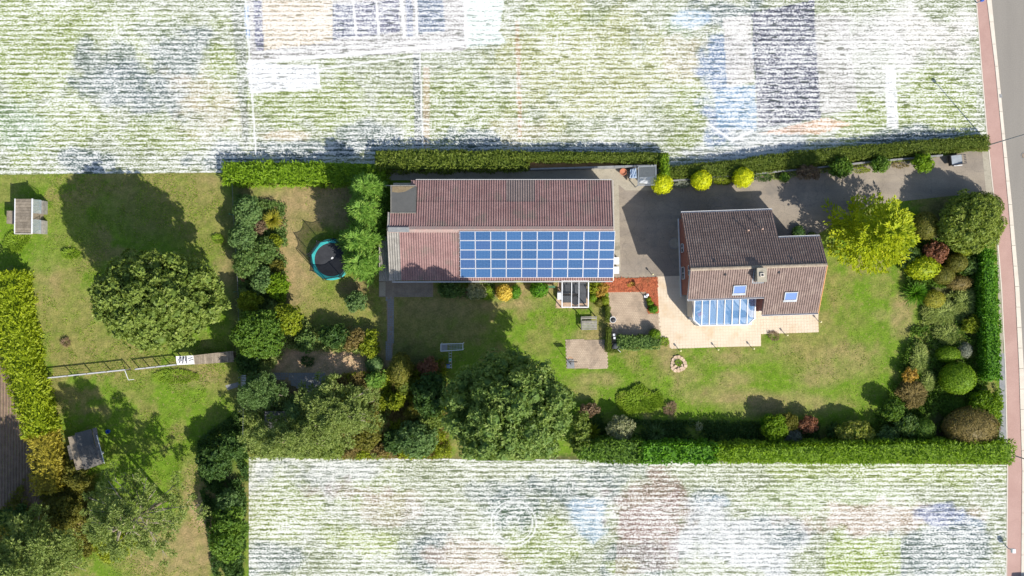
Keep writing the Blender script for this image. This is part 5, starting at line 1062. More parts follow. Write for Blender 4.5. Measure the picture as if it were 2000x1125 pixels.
# loose grass tufts that roughen the lawn
n = 90000; px = np.where(rng.random(n) < .55, rng.uniform(85, 480, n), rng.uniform(480, 1780, n)); py = rng.uniform(340, 1125, n)
free = ((px < 440) & (px > 85)) | ((px > 1100) & (py > 690) & (py < 820)) | ((px > 1490) & (px < 1790) & (py > 560) & (py < 820)) | ((px > 1010) & (px < 1180) & (py > 600) & (py < 800)) | ((px > 560) & (px < 740) & (py > 360) & (py < 640))
keep = free & (fbm(px, py, 60, 61) + fbm(px, py, 14, 62) * .7 > .86)
px, py = px[keep], py[keep]; n = len(px); P = np.stack([(px - 1000) / S, (562.5 - py) / S, np.zeros(n)], 1); pav = inpoly(px, py, [(1105, 660), (1190, 660), (1190, 722), (1105, 722)]) | inpoly(px, py, [(1280, 535), (1605, 535), (1605, 652), (1490, 655), (1488, 682), (1305, 682)])
P = P[~pav]; a = rng.uniform(0, 6.28, len(P)); D = np.stack([np.cos(a), np.sin(a), rng.uniform(.3, 1.2, len(P))], 1)
V = leaves(P, D, np.array([0, 0, 1.]) + rnd(len(P)) * .5, rng.uniform(.10, .28, len(P)), .06); T = np.repeat(rng.random(len(P)), 4)
tag(foliage('grass_tufts', V.reshape(-1, 3), T, LM['grass']), kind='stuff')

# undergrowth that nobody could count: the shaded beds between the named plants
def undergrowth(poly, n, mat, L=.3, w=.12, hmax=.7, seed=0):
    xs = [q[0] for q in poly]; ys = [q[1] for q in poly]; r = np.random.default_rng(seed); x = r.uniform(min(xs), max(xs), n * 3); y = r.uniform(min(ys), max(ys), n * 3); k = inpoly(x, y, poly) & (fbm(x, y, 22, seed + 5, 3) + r.normal(0, .06, n * 3) > .44); x, y = x[k][:n], y[k][:n]
    hz = hmax * np.clip(fbm(x, y, 18, seed + 9, 3) * 2.6 - .8, .05, 1) * r.uniform(.5, 1, len(x)); P = np.stack([(x - 1000) / S, (562.5 - y) / S, hz], 1)
    V, T = tufts(P, np.array([0, 0, 1.]) + rnd(len(P)) * .5, 3, L, w, out=.6, spread=.1); V, T = finish([V], [T * .4 + .6 * np.repeat(fbm(x, y, 25, seed + 3), 3)])
    tag(foliage('undergrowth', V, T, LM[mat]), kind='stuff')
undergrowth([(470, 560), (560, 600), (620, 640), (745, 650), (750, 690), (560, 680), (520, 740), (560, 770), (640, 768), (760, 735), (760, 893), (495, 893), (470, 800)], 15000, 'pine', L=.34, hmax=1.3, seed=1)
undergrowth([(640, 735), (760, 720), (870, 700), (880, 893), (640, 893)], 9000, 'lime', L=.3, hmax=1.1, seed=2)
undergrowth([(640, 735), (760, 720), (870, 700), (880, 893), (640, 893)], 8000, 'bronze', L=.34, w=.07, hmax=1.2, seed=22)
undergrowth([(462, 380), (560, 400), (560, 600), (470, 620)], 3500, 'laurel', seed=3)
undergrowth([(1770, 480), (1925, 450), (1925, 560), (1770, 560)], 3500, 'darkgreen', seed=4)
undergrowth([(1800, 585), (1915, 560), (1912, 700), (1800, 690)], 5000, 'juniper', L=.35, w=.08, hmax=.5, seed=14)
undergrowth([(1780, 640), (1925, 620), (1930, 745), (1950, 760), (1952, 865), (1600, 868), (1690, 820), (1740, 760)], 9000, 'darkgreen', seed=5)
undergrowth([(1140, 800), (1250, 820), (1600, 825), (1600, 868), (1140, 872)], 5500, 'deep', L=.22, hmax=.25, seed=6)
undergrowth([(388, 860), (470, 800), (486, 893), (478, 1125), (420, 1125), (395, 960)], 6000, 'deep', seed=7)
undergrowth([(90, 880), (200, 930), (210, 1060), (120, 1125), (0, 1125), (0, 1000)], 6000, 'olive', seed=8)
undergrowth([(1310, 340), (1830, 298), (1842, 306), (1500, 352), (1312, 366)], 1800, 'juniper', L=.2, hmax=.3, seed=9)
undergrowth([(858, 552), (965, 552), (965, 582), (858, 580)], 1400, 'laurel', L=.2, hmax=.5, seed=10)

# ---------------------------------------------------------------- small structures and things
def at(name, px, py, label, cat, z=0.0, rz=0.0, group=None):
    return tag(empty(name, G(px, py, z), rz), label, cat, group)
M['rail'] = surf('dull_white_rail', (.42, .43, .45), (.5, .5, .5), famt=.1, bmp=0)
# trampoline
tr_ = at('trampoline', 652, 502, 'round trampoline with teal padded rim and a black safety net on poles', 'trampoline', 0, .35); R_ = 2.28; zt = .85
c0 = G(647, 507, .85); tr_.location = (c0.x, c0.y, 0)
mb = MB(); mb.lathe([(R_, -.02), (R_ + .04, .02), (R_, .05), (R_ - .38, .05), (R_ - .40, .02), (R_ - .38, -.02)], (0, 0, zt), 48, caps=False); mb.build('padding', M['teal'], tr_)
mb = MB(); mb.lathe([(0.001, 0), (R_ - .39, 0), (R_ - .39, .01), (.001, .01)], (0, 0, zt), 48, caps=False); mt = mb.build('jumping_mat', surf('jump_mat', (.028, .030, .036), (.04, .043, .05), famt=.1, bmp=0), tr_)
mb = MB(); mb.add([(.05 + x * .12, .02 + y * .12, zt + .014) for x, y in ((0, 0), (1.6, .1), (2.3, .9), (1.4, 1.9), (.3, 1.5), (-.4, .7))], [(0, 1, 2, 3, 4, 5)]); mb.build('printed_emblem', M['white'], mt)
for k in range(8):
    a = k * math.pi / 4 + .2; x, y = R_ * math.cos(a) * 1.03, R_ * math.sin(a) * 1.03; mb = MB()
    mb.tube([(x, y, 0), (x, y, zt), (x * 1.02, y * 1.02, 2.5), (x * .99, y * .99, 2.75)], .045, 6); mb.build('net_pole', M['black'], tr_)
mb = MB()
for k in range(8):
    a, b = k * math.pi / 4 + .2, (k + 1) * math.pi / 4 + .2; pa, pb = Vector((math.cos(a), math.sin(a), 0)), Vector((math.cos(b), math.sin(b), 0)); n = 6; v = []
    for i in range(n + 1):
        t = i / n; q = pa.lerp(pb, t); sag = math.sin(math.pi * t); top = q * (R_ * 1.0 * (1 - .03 * sag)); v += [(q.x * R_ * .99, q.y * R_ * .99, zt + .05), (top.x, top.y, 2.68 - .30 * sag)]
    mb.add(v, [(2 * i, 2 * i + 2, 2 * i + 3, 2 * i + 1) for i in range(n)])
    mb.tube([tuple(v[2 * i + 1]) for i in range(n + 1)], .035, 5)
mb.build('safety_net', M['net'], tr_)
for k in range(4):
    a = k * math.pi / 2 + .6; mb = MB(); p = Vector((math.cos(a), math.sin(a), 0)) * (R_ - .1); q = Vector((math.cos(a + .5), math.sin(a + .5), 0)) * (R_ - .1)
    mb.tube([tuple(p + Vector((0, 0, zt))), tuple(p), tuple(q), tuple(q + Vector((0, 0, zt)))], .03, 6); mb.build('leg', M['grey_metal'], tr_)

# small shed with lean-to glass frames, upper left
sh = at('garden_shed', 55, 425, 'small brown roofed shed with two glass frames on its right side, upper left', 'shed', 0, -.012); O_ = sh.location.copy()
def lp(px, py, z): g = G(px, py, z); return g - Vector((O_.x, O_.y, 0))
a, b = lp(28, 388, 2.2), lp(65, 456, 2.2)
for k in range(12):
    mb = MB(); y0 = b.y + (a.y - b.y) * k / 12; y1 = b.y + (a.y - b.y) * (k + .94) / 12; mb.add([(a.x, y0, 2.05), (b.x, y0, 2.35), (b.x, y1, 2.35 + .0), (a.x, y1, 2.05), (a.x, y0, 2.0), (b.x, y0, 2.3), (b.x, y1, 2.3), (a.x, y1, 2.0)], [(0, 1, 2, 3), (7, 6, 5, 4), (0, 4, 5, 1), (2, 6, 7, 3), (1, 5, 6, 2), (0, 3, 7, 4)]); mb.build('roof_board', M['wood'], sh)
mb = MB(); mb.bar((a.x, a.y, 2.1), (a.x, b.y, 2.1), .07, .12); mb.build('edge_trim', M['white'], sh); mb = MB(); mb.bar((b.x, a.y, 2.42), (b.x, b.y, 2.42), .12, .12); mb.build('edge_trim', M['white'], sh)
mb = MB(); mb.bar((a.x, b.y - .03, 2.08), (b.x, b.y - .03, 2.38), .08, .12); mb.build('edge_trim', M['kerb'], sh)
mb = MB(); mb.box(a.x + .1, b.x - .1, b.y + .1, a.y - .1, 0, 1.98); mb.build('wall', M['wood'], sh)
for y0p, y1p in ((390, 417), (429, 456)):
    p, q = lp(67, y0p, 1.7), lp(82, y1p, 1.0); mb = MB(); z0, z1 = 2.15, 1.35
    mb.add([(p.x, q.y, z0), (q.x + .1, q.y, z1), (q.x + .1, p.y, z1), (p.x, p.y, z0)], [(0, 1, 2, 3)]); pn = mb.build('glass_frame', M['glass_clear'], sh)
    mb = MB()
    for t in (0, .5, 1): y = q.y + (p.y - q.y) * t; mb.bar((p.x, y, z0 + .02), (q.x + .1, y, z1 + .02), .04)
    mb.bar((q.x + .1, q.y, z1), (q.x + .1, p.y, z1), .05); mb.build('bar', M['grey_metal'], pn)
    mb = MB(); mb.box(p.x, q.x + .08, q.y, p.y, 0, .9); mb.build('bench_box', M['wood_grey'], sh)
p, q = lp(14, 412, 1.1), lp(28, 437, 1.1); mb = MB(); mb.box(p.x, a.x - .02, q.y, p.y, 0, 1.2); mb.build('side_box', M['wood'], sh)

# tumbledown shed, lower left
td = at('tumbledown_shed', 172, 880, 'weathered grey shed with patched felt and board roof in the tree shade', 'shed', 0, math.radians(17)); 
c, s_ = math.cos(-math.radians(17)), math.sin(-math.radians(17)); O_ = td.location.copy()
def rl(px, py, z): g = G(px, py, z) - Vector((O_.x, O_.y, 0)); return Vector((g.x * c - g.y * s_, g.x * s_ + g.y * c, z))
def slab4(name, pts, th, mat, par):
    mb = MB(); v = [Vector(p) for p in pts]; mb.add(v + [p - Vector((0, 0, th)) for p in v], [(0, 1, 2, 3), (7, 6, 5, 4), (0, 4, 5, 1), (1, 5, 6, 2), (2, 6, 7, 3), (3, 7, 4, 0)]); return mb.build(name, mat, par)
slab4('felt_roof', [rl(146, 846, 2.3), rl(151, 876, 2.2), rl(184, 866, 2.4), rl(178, 838, 2.5)], .1, M['felt'], td)
lo = [rl(151, 876, 2.2), rl(165, 918, 2.0), rl(202, 905, 2.15), rl(184, 866, 2.35)]
for k in range(6): t0, t1 = k / 6, (k + .95) / 6; slab4('roof_board', [lo[0].lerp(lo[3], t0), lo[1].lerp(lo[2], t0), lo[1].lerp(lo[2], t1), lo[0].lerp(lo[3], t1)], .06, M['shaded_board'], td)
hi = [rl(180, 837, 2.6), rl(186, 866, 2.5), rl(196, 905, 2.3), rl(203, 902, 2.3), rl(193, 862, 2.5), rl(188, 835, 2.6)]
slab4('ridge_plank', [hi[0], hi[1], hi[4], hi[5]], .08, M['shaded_board'], td); slab4('ridge_plank', [hi[1], hi[2], hi[3], hi[4]], .08, M['shaded_board'], td)
lt = [rl(131, 871, 1.5), rl(137, 899, 1.4), rl(158, 892, 1.7), rl(151, 864, 1.8)]
for k in range(5): t0, t1 = k / 5, (k + .9) / 5; slab4('side_board', [lt[0].lerp(lt[1], t0), lt[0].lerp(lt[1], t1), lt[3].lerp(lt[2], t1), lt[3].lerp(lt[2], t0)], .05, M['shaded_board'], td)
mb = MB(); p = [rl(150, 848, 0), rl(166, 912, 0), rl(198, 902, 0), rl(184, 842, 0)]; mb.poly(p, 0, 1.9); mb.build('wall', M['wood'], td)
mb = MB(); mb.bar(rl(189, 850, 2.65), rl(204, 905, 2.4), .06, .06); mb.build('white_edge', M['white'], td)
t = at('paint_bucket', 201, 884, 'white rimmed bucket beside the tumbledown shed', 'bucket'); mb = MB(); mb.lathe([(.13, 0), (.17, .34), (.19, .35), (.19, .38), (.14, .38), (.12, .05)], n=16, caps=False); mb.build('bucket_body', M['white'], t); mb = MB(); mb.lathe([(.001, .1), (.13, .1)], n=16, caps=False); mb.build('bucket_bottom', M['black'], t)
t = at('bucket', 213, 842, 'blue bucket lying in the shaded grass near the tumbledown shed', 'bucket'); mb = MB(); mb.lathe([(.17, 0), (.21, .35), (.23, .36), (.19, .36), (.15, .04)], n=14, caps=False); mb.build('bucket_body', M['blue_plastic'], t); mb = MB(); mb.lathe([(.001, .12), (.15, .12)], n=14, caps=False); mb.build('bucket_inside', M['blue_plastic'], t)

# fence with white rail, posts and the roofed run
fr = tag(empty('rail_fence', G(220, 728)), 'low white railed fence running across the left lawn', 'fence'); O_ = fr.location.copy()
def fp(px, py, z): return G(px, py, z) - O_
segs = [(94, 738, 246, 722), (264, 721, 345, 712)]
for x0, y0, x1, y1 in segs:
    mb = MB(); mb.bar(fp(x0, y0, 1.1), fp(x1, y1, 1.1), .11, .09); mb.build('top_rail', M['rail'], fr)
    mb = MB(); mb.bar(fp(x0, y0 + 1, .05), fp(x1, y1 + 1, .05), .1, .15); mb.build('base_board', M['wood_grey'], fr)
    n = 4
    for k in range(n + 1):
        t_ = k / n; q = fp(x0 + (x1 - x0) * t_, y0 + (y1 - y0) * t_, 1.1); mb = MB(); mb.box(q.x - .04, q.x + .04, q.y - .04, q.y + .04, 0, 1.25); mb.build('post', M['wood_grey'], fr)
    mb = MB()
    for z in (.35, .6, .85): mb.bar(fp(x0, y0, z), fp(x1, y1, z), .012)
    mb.build('wire', M['grey_metal'], fr)
gt = tag(empty('garden_gate', G(246, 724)), 'narrow white framed gate standing open in the railed fence', 'gate'); O_ = gt.location.copy()
mb = MB()
for z in (.1, 1.05): mb.bar(G(244, 724, z) - O_, G(251, 742, z) - O_, .06)
mb.bar(G(251, 742, .1) - O_, G(251, 742, 1.1) - O_, .05); mb.bar(G(251, 742, 1.05) - O_, G(262, 741, 1.05) - O_, .05); mb.build('frame', M['white'], gt)
run = tag(empty('roofed_run', G(400, 700)), 'long low animal run roofed with boards and one white corrugated sheet', 'animal run'); O_ = run.location.copy()
def on(t, s): x0 = 378 + (457 - 378) * t; yt = 694 + (685 - 694) * t; yb = 712 + (707 - 712) * t; return G(x0, yt + (yb - yt) * s, 1.3 - .0) - O_
for k in range(22):
    t0, t1 = k / 22, (k + .93) / 22; slab4('roof_board', [on(t0, 1), on(t1, 1), on(t1, 0) + Vector((0, 0, .25)), on(t0, 0) + Vector((0, 0, .25))], .04, M['wood'], run)
p = G(344, 712, 1.35) - O_
sheet_me = corr_mesh('white_sheet', 1.95, 1.0, .16, .03); o = link('white_sheet', sheet_me, M['white'], run); q = G(344, 696, 1.5) - O_; o.matrix_local = Matrix.Translation((q.x, q.y, 1.55)) @ Matrix.Rotation(math.radians(3), 4, 'Z') @ Matrix.Rotation(math.radians(12), 4, 'X')
for k, (x, l, an) in enumerate(((350, .7, 1.3), (356, .8, 1.35), (362, .8, 1.6), (371, .5, .2))):
    q = G(x + 2, 703, 1.7) - O_; mb = MB(); d = Vector((math.cos(an), math.sin(an), 0)) * l / 2; mb.bar(q - d, q + d, .09, .06); mb.build('batten', M['black'], run)
mb = MB()
for x, y in ((346, 699), (346, 712), (378, 697), (378, 711), (416, 692), (416, 709), (455, 688), (455, 706)): q = G(x, y, 1.2) - O_; mb = MB(); mb.box(q.x - .05, q.x + .05, q.y - .05, q.y + .05, 0, 1.27); mb.build('post', M['wood'], run)
p, q = G(380, 697, 1.1) - O_, G(455, 703, 1.1) - O_; mb = MB(); mb.poly([G(x, y, 1.1) - O_ for x, y in ((382, 696), (455, 688), (456, 705), (382, 710))], 0, 1.15); mb.build('enclosure_wall', M['wood'], run)
# wire fence down the middle boundary
wf = tag(empty('wire_fence', G(462, 560)), 'thin green wire fence with slim posts along the left side of the shrub row', 'fence'); O_ = wf.location.copy(); pts = [(453, 352), (456, 420), (461, 500), (465, 570), (466, 640)]; mb = MB()
for z in (.3, .6, .9, 1.25):
    for (x0, y0), (x1, y1) in zip(pts, pts[1:]): mb.bar(G(x0, y0, z) - O_, G(x1, y1, z) - O_, .02)
mb.build('wire', M['grey_metal'], wf)
for x, y in pts: q = G(x, y, 0) - O_; mb = MB(); mb.box(q.x - .03, q.x + .03, q.y - .03, q.y + .03, 0, 1.45); mb.build('post', surf('green_post', (.08, .3, .22), (.1, .35, .25), bmp=0), wf)
wf = tag(empty('wire_fence', G(478, 820)), 'thin green wire fence running down from the white garden gate', 'fence'); O_ = wf.location.copy(); pts = [(472, 700), (474, 735), (475, 800), (474, 860)]; mb = MB()
for z in (.3, .6, .9, 1.25):
    for (x0, y0), (x1, y1) in zip(pts, pts[1:]): mb.bar(G(x0, y0, z) - O_, G(x1, y1, z) - O_, .02)
mb.build('wire', M['grey_metal'], wf)
for x, y in pts: q = G(x, y, 0) - O_; mb = MB(); mb.box(q.x - .03, q.x + .03, q.y - .03, q.y + .03, 0, 1.45); mb.build('post', M['grey_metal'], wf)
g2 = tag(empty('slatted_gate', G(475, 745)), 'small white slatted gate at the stone path into the middle garden', 'gate'); O_ = g2.location.copy()
for k in range(7): mb = MB(); y = 734 + k * 3.2; mb.bar(G(471, y, .9) - O_, G(480, y - .5, 1.15) - O_, .07, .04); mb.build('slat', M['white'], g2)
for x in (471, 480): mb = MB(); mb.bar(G(x, 733, 1.0) - O_, G(x, 756, 1.0) - O_, .06); mb.bar(G(x, 756, 1.0) - O_, G(x, 756, 0) - O_, .06); mb.bar(G(x, 733, 1.0) - O_, G(x, 733, 0) - O_, .06); mb.build('frame', M['wood_grey'], g2)

# bench, pads, hoop, barbecue, lamps
bn = at('garden_bench', 1151, 631, 'grey weathered wooden garden seat with a slatted table top and backrest', 'bench', 0, .02); O_ = bn.location.copy()
bp = lambda px, py, z: G(px, py, z) - Vector((O_.x, O_.y, 0))
for k in range(6):
    y = 627.5 + k * 3.1; mb = MB(); a, b = bp(1136, y, .75), bp(1166, y, .75); mb.box(a.x, b.x, a.y - .07, a.y + .07, .70, .745); mb.build('slat', M['wood_grey'], bn)
for k in range(2):
    a, b = bp(1136, 619 + k * 3, 1.35), bp(1166, 619, 1.35); mb = MB(); mb.box(a.x, b.x, a.y - .06, a.y + .05, 1.28 - k * .15, 1.33 - k * .15); mb.build('back_slat', M['wood_grey'], bn)
for x in (1136.5, 1165.5):
    a, b = bp(x, 619, 1.3), bp(x, 643, .7); mb = MB(); mb.box(a.x - .04, a.x + .04, a.y - .05, a.y + .05, 0, 1.3); mb.box(a.x - .04, a.x + .04, b.y - .05, b.y + .05, 0, .7); mb.box(a.x - .04, a.x + .04, b.y, a.y, .62, .70); mb.build('side_frame', M['wood_grey'], bn)
hp = at('basketball_hoop', 1112, 703, 'small basketball hoop on a pole at the left edge of the brown paved pad', 'basketball hoop'); 
mb = MB(); mb.tube([(.15, -.45, 0), (.1, -.4, 1.3), (0, -.05, 1.75)], .035, 6); mb.build('pole', M['black'], hp)
mb = MB(); mb.box(-.15, .75, -.08, -.02, 1.65, 2.1); mb.build('backboard', M['black'], hp)
mb = MB(); n = 14; mb.tube([(.0 + .22 * math.cos(2 * math.pi * k / n), .24 + .22 * math.sin(2 * math.pi * k / n), 1.75) for k in range(n + 1)], .022, 5); mb.build('ring', M['orange'], hp)
tag((lambda m: m)(MB().poly([G(*p) for p in ((1107, 702), (1121, 702), (1122, 719), (1108, 719))], .045, .08).build('hoop_base_slab', M['bluestone'])), 'grey paving slab under the basketball hoop', 'slab')
bq = at('barbecue', 1201, 676, 'black barbecue with a raised lid between box hedge and leafy low hedge', 'barbecue')
mb = MB(); mb.box(-.4, .4, -.25, .25, .55, .85); mb.build('fire_box', M['black'], bq)
mb = MB(); mb.lathe([(.36, .86), (.33, 1.0), (.2, 1.12), (.02, 1.16)], (-.05, .1, 0), 18, caps=False); mb.build('lid', M['charcoal'], bq)
mb = MB(); mb.box(.42, .75, -.22, .22, .78, .82); mb.build('side_shelf', M['grey_metal'], bq)
for x in (-.35, .35):
    for y in (-.2, .2): mb = MB(); mb.bar((x, y, 0), (x, y, .55), .05); mb.build('leg', M['grey_metal'], bq)
mb = MB(); mb.tube([(.2, -.3, .87), (.55, -.62, .9)], .03, 6); mb.build('handle', M['white'], bq)
for i, (x, y, l) in enumerate(((1197, 653, 'upper of the two beside the box hedge'), (1198, 659, 'lower of the two beside the box hedge'))):
    t = at('lantern', x, y, 'white square lantern on a short post, ' + l, 'lantern', group='lanterns beside the box hedge'); mb = MB(); mb.bar((0, 0, 0), (0, 0, .9), .06); mb.build('post', M['black'], t); mb = MB(); mb.box(-.12, .12, -.12, .12, .9, 1.12); mb.build('lamp_head', M['white'], t)
t = at('planter', 1196, 624, 'white bowl planter with a dark hollow on the left rim of the brown terrace', 'planter'); mb = MB(); mb.lathe([(.12, 0), (.22, .25), (.36, .55), (.33, .56), (.2, .3), (.001, .28)], n=20, caps=False); mb.build('bowl', M['white'], t); mb = MB(); mb.lathe([(.28, .47), (.1, .55), (.001, .56)], n=12, caps=False); mb.build('soil', M['black'], t)
lp_ = at('garden_lamp', 1258, 579, 'white two headed garden lamp on a pole at the corner of the red mulch', 'garden lamp')
mb = MB(); mb.tube([(0, 0, 0), (0, 0, 1.75)], .04, 8); mb.build('pole', M['black'], lp_); mb = MB(); mb.box(-.25, .12, -.12, .12, 1.5, 1.6); mb.build('lamp_head', M['white'], lp_); mb = MB(); mb.lathe([(.12, 0), (.16, .2), (.05, .27)], (.1, .2, 1.6), 12); mb.build('lamp_head', M['white'], lp_)
BL = [(1327, 684, 'at the lower left corner of the cream patio'), (1400, 682, 'middle of the long lower edge of the cream patio'), (1469, 680, 'near the lower right corner of the cream patio'), (1534, 654, 'on the lower edge of the patio below the house wing'), (1599, 628, 'at the right end of the patio'), (1273, 536, 'at the driveway edge of the red mulch'), (1271, 540, None)]
lamp0 = None
for x, y, l in BL[:6]:
    if lamp0 is None:
        lamp0 = at('bollard_lamp', x, y, 'x', 'lamp', group='bollard lamps round the patio'); mb = MB(); mb.tube([(0, 0, 0), (0, 0, .62)], .035, 8); mb.build('post', M['grey_metal'], lamp0); mb = MB(); mb.lathe([(.08, .6), (.10, .66), (.10, .78), (.03, .84)], n=12); mb.build('lamp_head', surf('lamp_glass', (.66, .62, .30), (.7, .66, .4), bmp=0), lamp0); c = lamp0
    else: c = copy_tree(lamp0)
    c.location = G(x, y); c['label'] = 'bollard lamp ' + l
# round stone planter on the lawn
sp = at('stone_ring_bed', 1325, 711, 'round bed of pale flat stones with weeds growing through, on the lawn', 'stone bed')
for k in range(14):
    a = k / 14 * 6.283; r0, r1 = .55 + .1 * math.sin(k * 3), .93 + .07 * math.sin(k * 5); a1 = a + 6.283 / 14 * .9; h = .12 + .05 * math.sin(k * 7)
    mb = MB(); mb.poly([(r0 * math.cos(a), r0 * math.sin(a)), (r1 * math.cos(a), r1 * math.sin(a)), (r1 * 1.03 * math.cos((a + a1) / 2), r1 * 1.03 * math.sin((a + a1) / 2)), (r1 * math.cos(a1), r1 * math.sin(a1)), (r0 * math.cos(a1), r0 * math.sin(a1))], 0, h); mb.build('stone', M['stone'], sp)
for k in range(5): mb = MB(); q = ((.05, -.42), (.34, -.15), (-.3, -.22), (-.1, -.62), (.3, -.45))[k]; mb.poly([(q[0] + .19 * math.cos(j), q[1] + .15 * math.sin(j)) for j in (0, 1, 2.2, 3.3, 4.4, 5.4)], 0, .08 + .02 * k); mb.build('stone', M['stone'], sp)
mb = MB(); mb.lathe([(.001, .05), (.6, .04)], n=18, caps=False); mb.build('soil', surf('dark_soil', (.10, .085, .05), (.16, .14, .06), famt=.4), sp)
plant('wisps', 1325, 708, 8, 7, .3, 'grass', 'weed_patch', 'weeds growing inside the round bed of pale stones', 'weeds', n=160, L=.18)

# pergola with black lounge set
pg = at('pergola', 1119, 574, 'white framed pergola with clear roof against the outbuilding, over a black lounge set', 'pergola', 0, 0); O_ = pg.location.copy(); pp_ = lambda px, py, z: G(px, py, z) - Vector((O_.x, O_.y, 0))
a, b = pp_(1098, 548, 2.6), pp_(1149, 600, 2.35)
for x in (a.x, b.x, a.x + (b.x - a.x) * .36, a.x + (b.x - a.x) * .64): mb = MB(); mb.bar((x, a.y, 2.6), (x, b.y, 2.35), .075 if x not in (a.x, b.x) else .11, .1); mb.build('rafter', M['white'], pg)
mb = MB(); mb.bar((a.x - .05, b.y, 2.33), (b.x + .05, b.y, 2.33), .11, .1); mb.build('front_beam', M['white'], pg); mb = MB(); mb.bar((a.x - .05, a.y, 2.6), (b.x + .05, a.y, 2.6), .11, .1); mb.build('back_beam', M['white'], pg)
for x in (a.x, b.x): mb = MB(); mb.box(x - .05, x + .05, b.y - .05, b.y + .05, 0, 2.3); mb.build('post', M['white'], pg)
fr_ = [0, .36, .64, 1]
for k in range(3): x0, x1 = a.x + (b.x - a.x) * fr_[k] + .06, a.x + (b.x - a.x) * fr_[k + 1] - .05; mb = MB(); mb.add([(x0, b.y, 2.39), (x1, b.y, 2.39), (x1, a.y, 2.65), (x0, a.y, 2.65)], [(0, 1, 2, 3)]); mb.build('pane', glassmat('pergola_pane', (.12, .13, .14), .2, .10, .2), pg)
MB_ = MB().poly([G(*p) for p in ((1090, 548), (1150, 548), (1150, 602), (1085, 602))], 0, .03); tag(MB_.build('pergola_floor', surf('pergola_paving', (.40, .27, .17), (.5, .36, .25), famt=.3)), kind='structure')
sf = at('lounge_sofa', 1122, 575, 'black corner lounge sofa with grey cushions under the pergola', 'sofa', .03)
for x0, x1 in ((-1.35, -.48), (-.46, .42), (.44, 1.3)):
    mb = MB(); mb.box(x0, x1, .12, 1.32, .05, .42); mb.build('seat_frame', M['black'], sf); mb = MB(); mb.box(x0 + .03, x1 - .03, .1, 1.12, .42, .56); mb.build('cushion', M['charcoal'], sf); mb = MB(); mb.box(x0 + .03, x1 - .03, 1.14, 1.34, .42, .85); mb.build('back_cushion', M['charcoal'], sf)
mb = MB(); mb.box(.5, 1.3, -1.0, .10, .05, .42); mb.build('seat_frame', M['black'], sf); mb = MB(); mb.box(.5, 1.26, -.98, .08, .42, .56); mb.build('cushion', M['charcoal'], sf)
ct = at('coffee_table', 1124, 587, 'round black coffee table in front of the lounge sofa', 'table', .03); mb = MB(); mb.lathe([(.5, .34), (.52, .37), (.5, .4)], n=24); mb.build('table_top', M['black'], ct)
for k in range(3): mb = MB(); mb.bar((.3 * math.cos(k * 2.1), .3 * math.sin(k * 2.1), 0), (.3 * math.cos(k * 2.1), .3 * math.sin(k * 2.1), .34), .05); mb.build('leg', M['black'], ct)
sf2 = at('lounge_bench', 1111, 578, 'charcoal cushioned lounge bench left of the round coffee table', 'bench', .03); mb = MB(); mb.box(-.75, .25, -.75, .05, .05, .42); mb.build('seat_frame', M['black'], sf2); mb = MB(); mb.box(-.72, .22, -.72, .02, .42, .55); mb.build('cushion', M['charcoal'], sf2)
t = at('storage_box', 1092, 577, 'pale blue cushion box standing left of the pergola', 'box'); mb = MB(); mb.box(-.2, .2, -.45, .4, 0, .5); mb.build('box_body', surf('pale_blue', (.45, .55, .62), (.5, .6, .66), bmp=0), t); mb = MB(); mb.box(-.22, .22, -.47, .42, .5, .56); mb.build('lid', M['white'], t)
t = at('planting_bench', 1077, 560, 'small green bench against the outbuilding between green bush and pergola', 'bench'); mb = MB(); mb.box(-.4, .4, -.12, .12, .4, .45); mb.build('seat', surf('green_paint', (.08, .2, .1), (.1, .22, .12), bmp=0), t)
for x in (-.35, .35): mb = MB(); mb.box(x - .03, x + .03, -.1, .1, 0, .4); mb.build('leg', M['black'], t)

# metal frame pen with tarps, pot
pn = at('metal_pen', 1257, 344, 'grey metal framed pen with netting roof at the end of the yard', 'pen'); O_ = pn.location.copy(); q_ = lambda px, py, z: G(px, py, z) - Vector((O_.x, O_.y, 0))
cs = [q_(1247, 325, 1.8), q_(1281, 324, 1.8), q_(1281, 361, 1.8), q_(1246, 362, 1.8)]
mb = MB()
for a, b in zip(cs, cs[1:] + cs[:1]): mb.bar(a, b, .08); mb.bar((a.x, a.y, 0), a, .08)
mb.build('frame', M['grey_metal'], pn)
mb = MB(); mb.add([c + Vector((0, 0, -.01)) for c in cs], [(3, 2, 1, 0)]); mb.build('netting', glassmat('grey_netting', (.16, .18, .19), .6, .5, .2), pn)
def cloth(name, pts, z, mat, label):
    o = at(name, pts[0][0], pts[0][1], label, 'tarpaulin', 0); n = 14; V = []; P = [G(x, y, z) - o.location for x, y in pts]
    for i in range(n):
        for j in range(n):
            p = P[0].lerp(P[1], i / (n - 1)).lerp(P[3].lerp(P[2], i / (n - 1)), j / (n - 1)); V.append((p.x, p.y, z + .10 * math.sin(i * 1.3 + j * .7) * random.random() + .04 * random.random() - .12 * ((i in (0, n - 1)) or (j in (0, n - 1)))))
    F = [(i * n + j, i * n + j + 1, (i + 1) * n + j + 1, (i + 1) * n + j) for i in range(n - 1) for j in range(n - 1)]; me = quads_mesh('sheet', V, F, smooth=True); link('sheet', me, mat, o); o2 = o
    mb = MB(); c = sum(P, Vector()) / 4
    mb.poly([c + (p - c) * .8 for p in P], 0, z - .3); mb.build('covered_stack', M['grey_metal'], o); return o
cloth('tarpaulin', [(1249, 346), (1279, 344), (1276, 360), (1249, 357)], 1.0, M['tarp'], 'white tarpaulin heap inside the lower half of the metal pen')
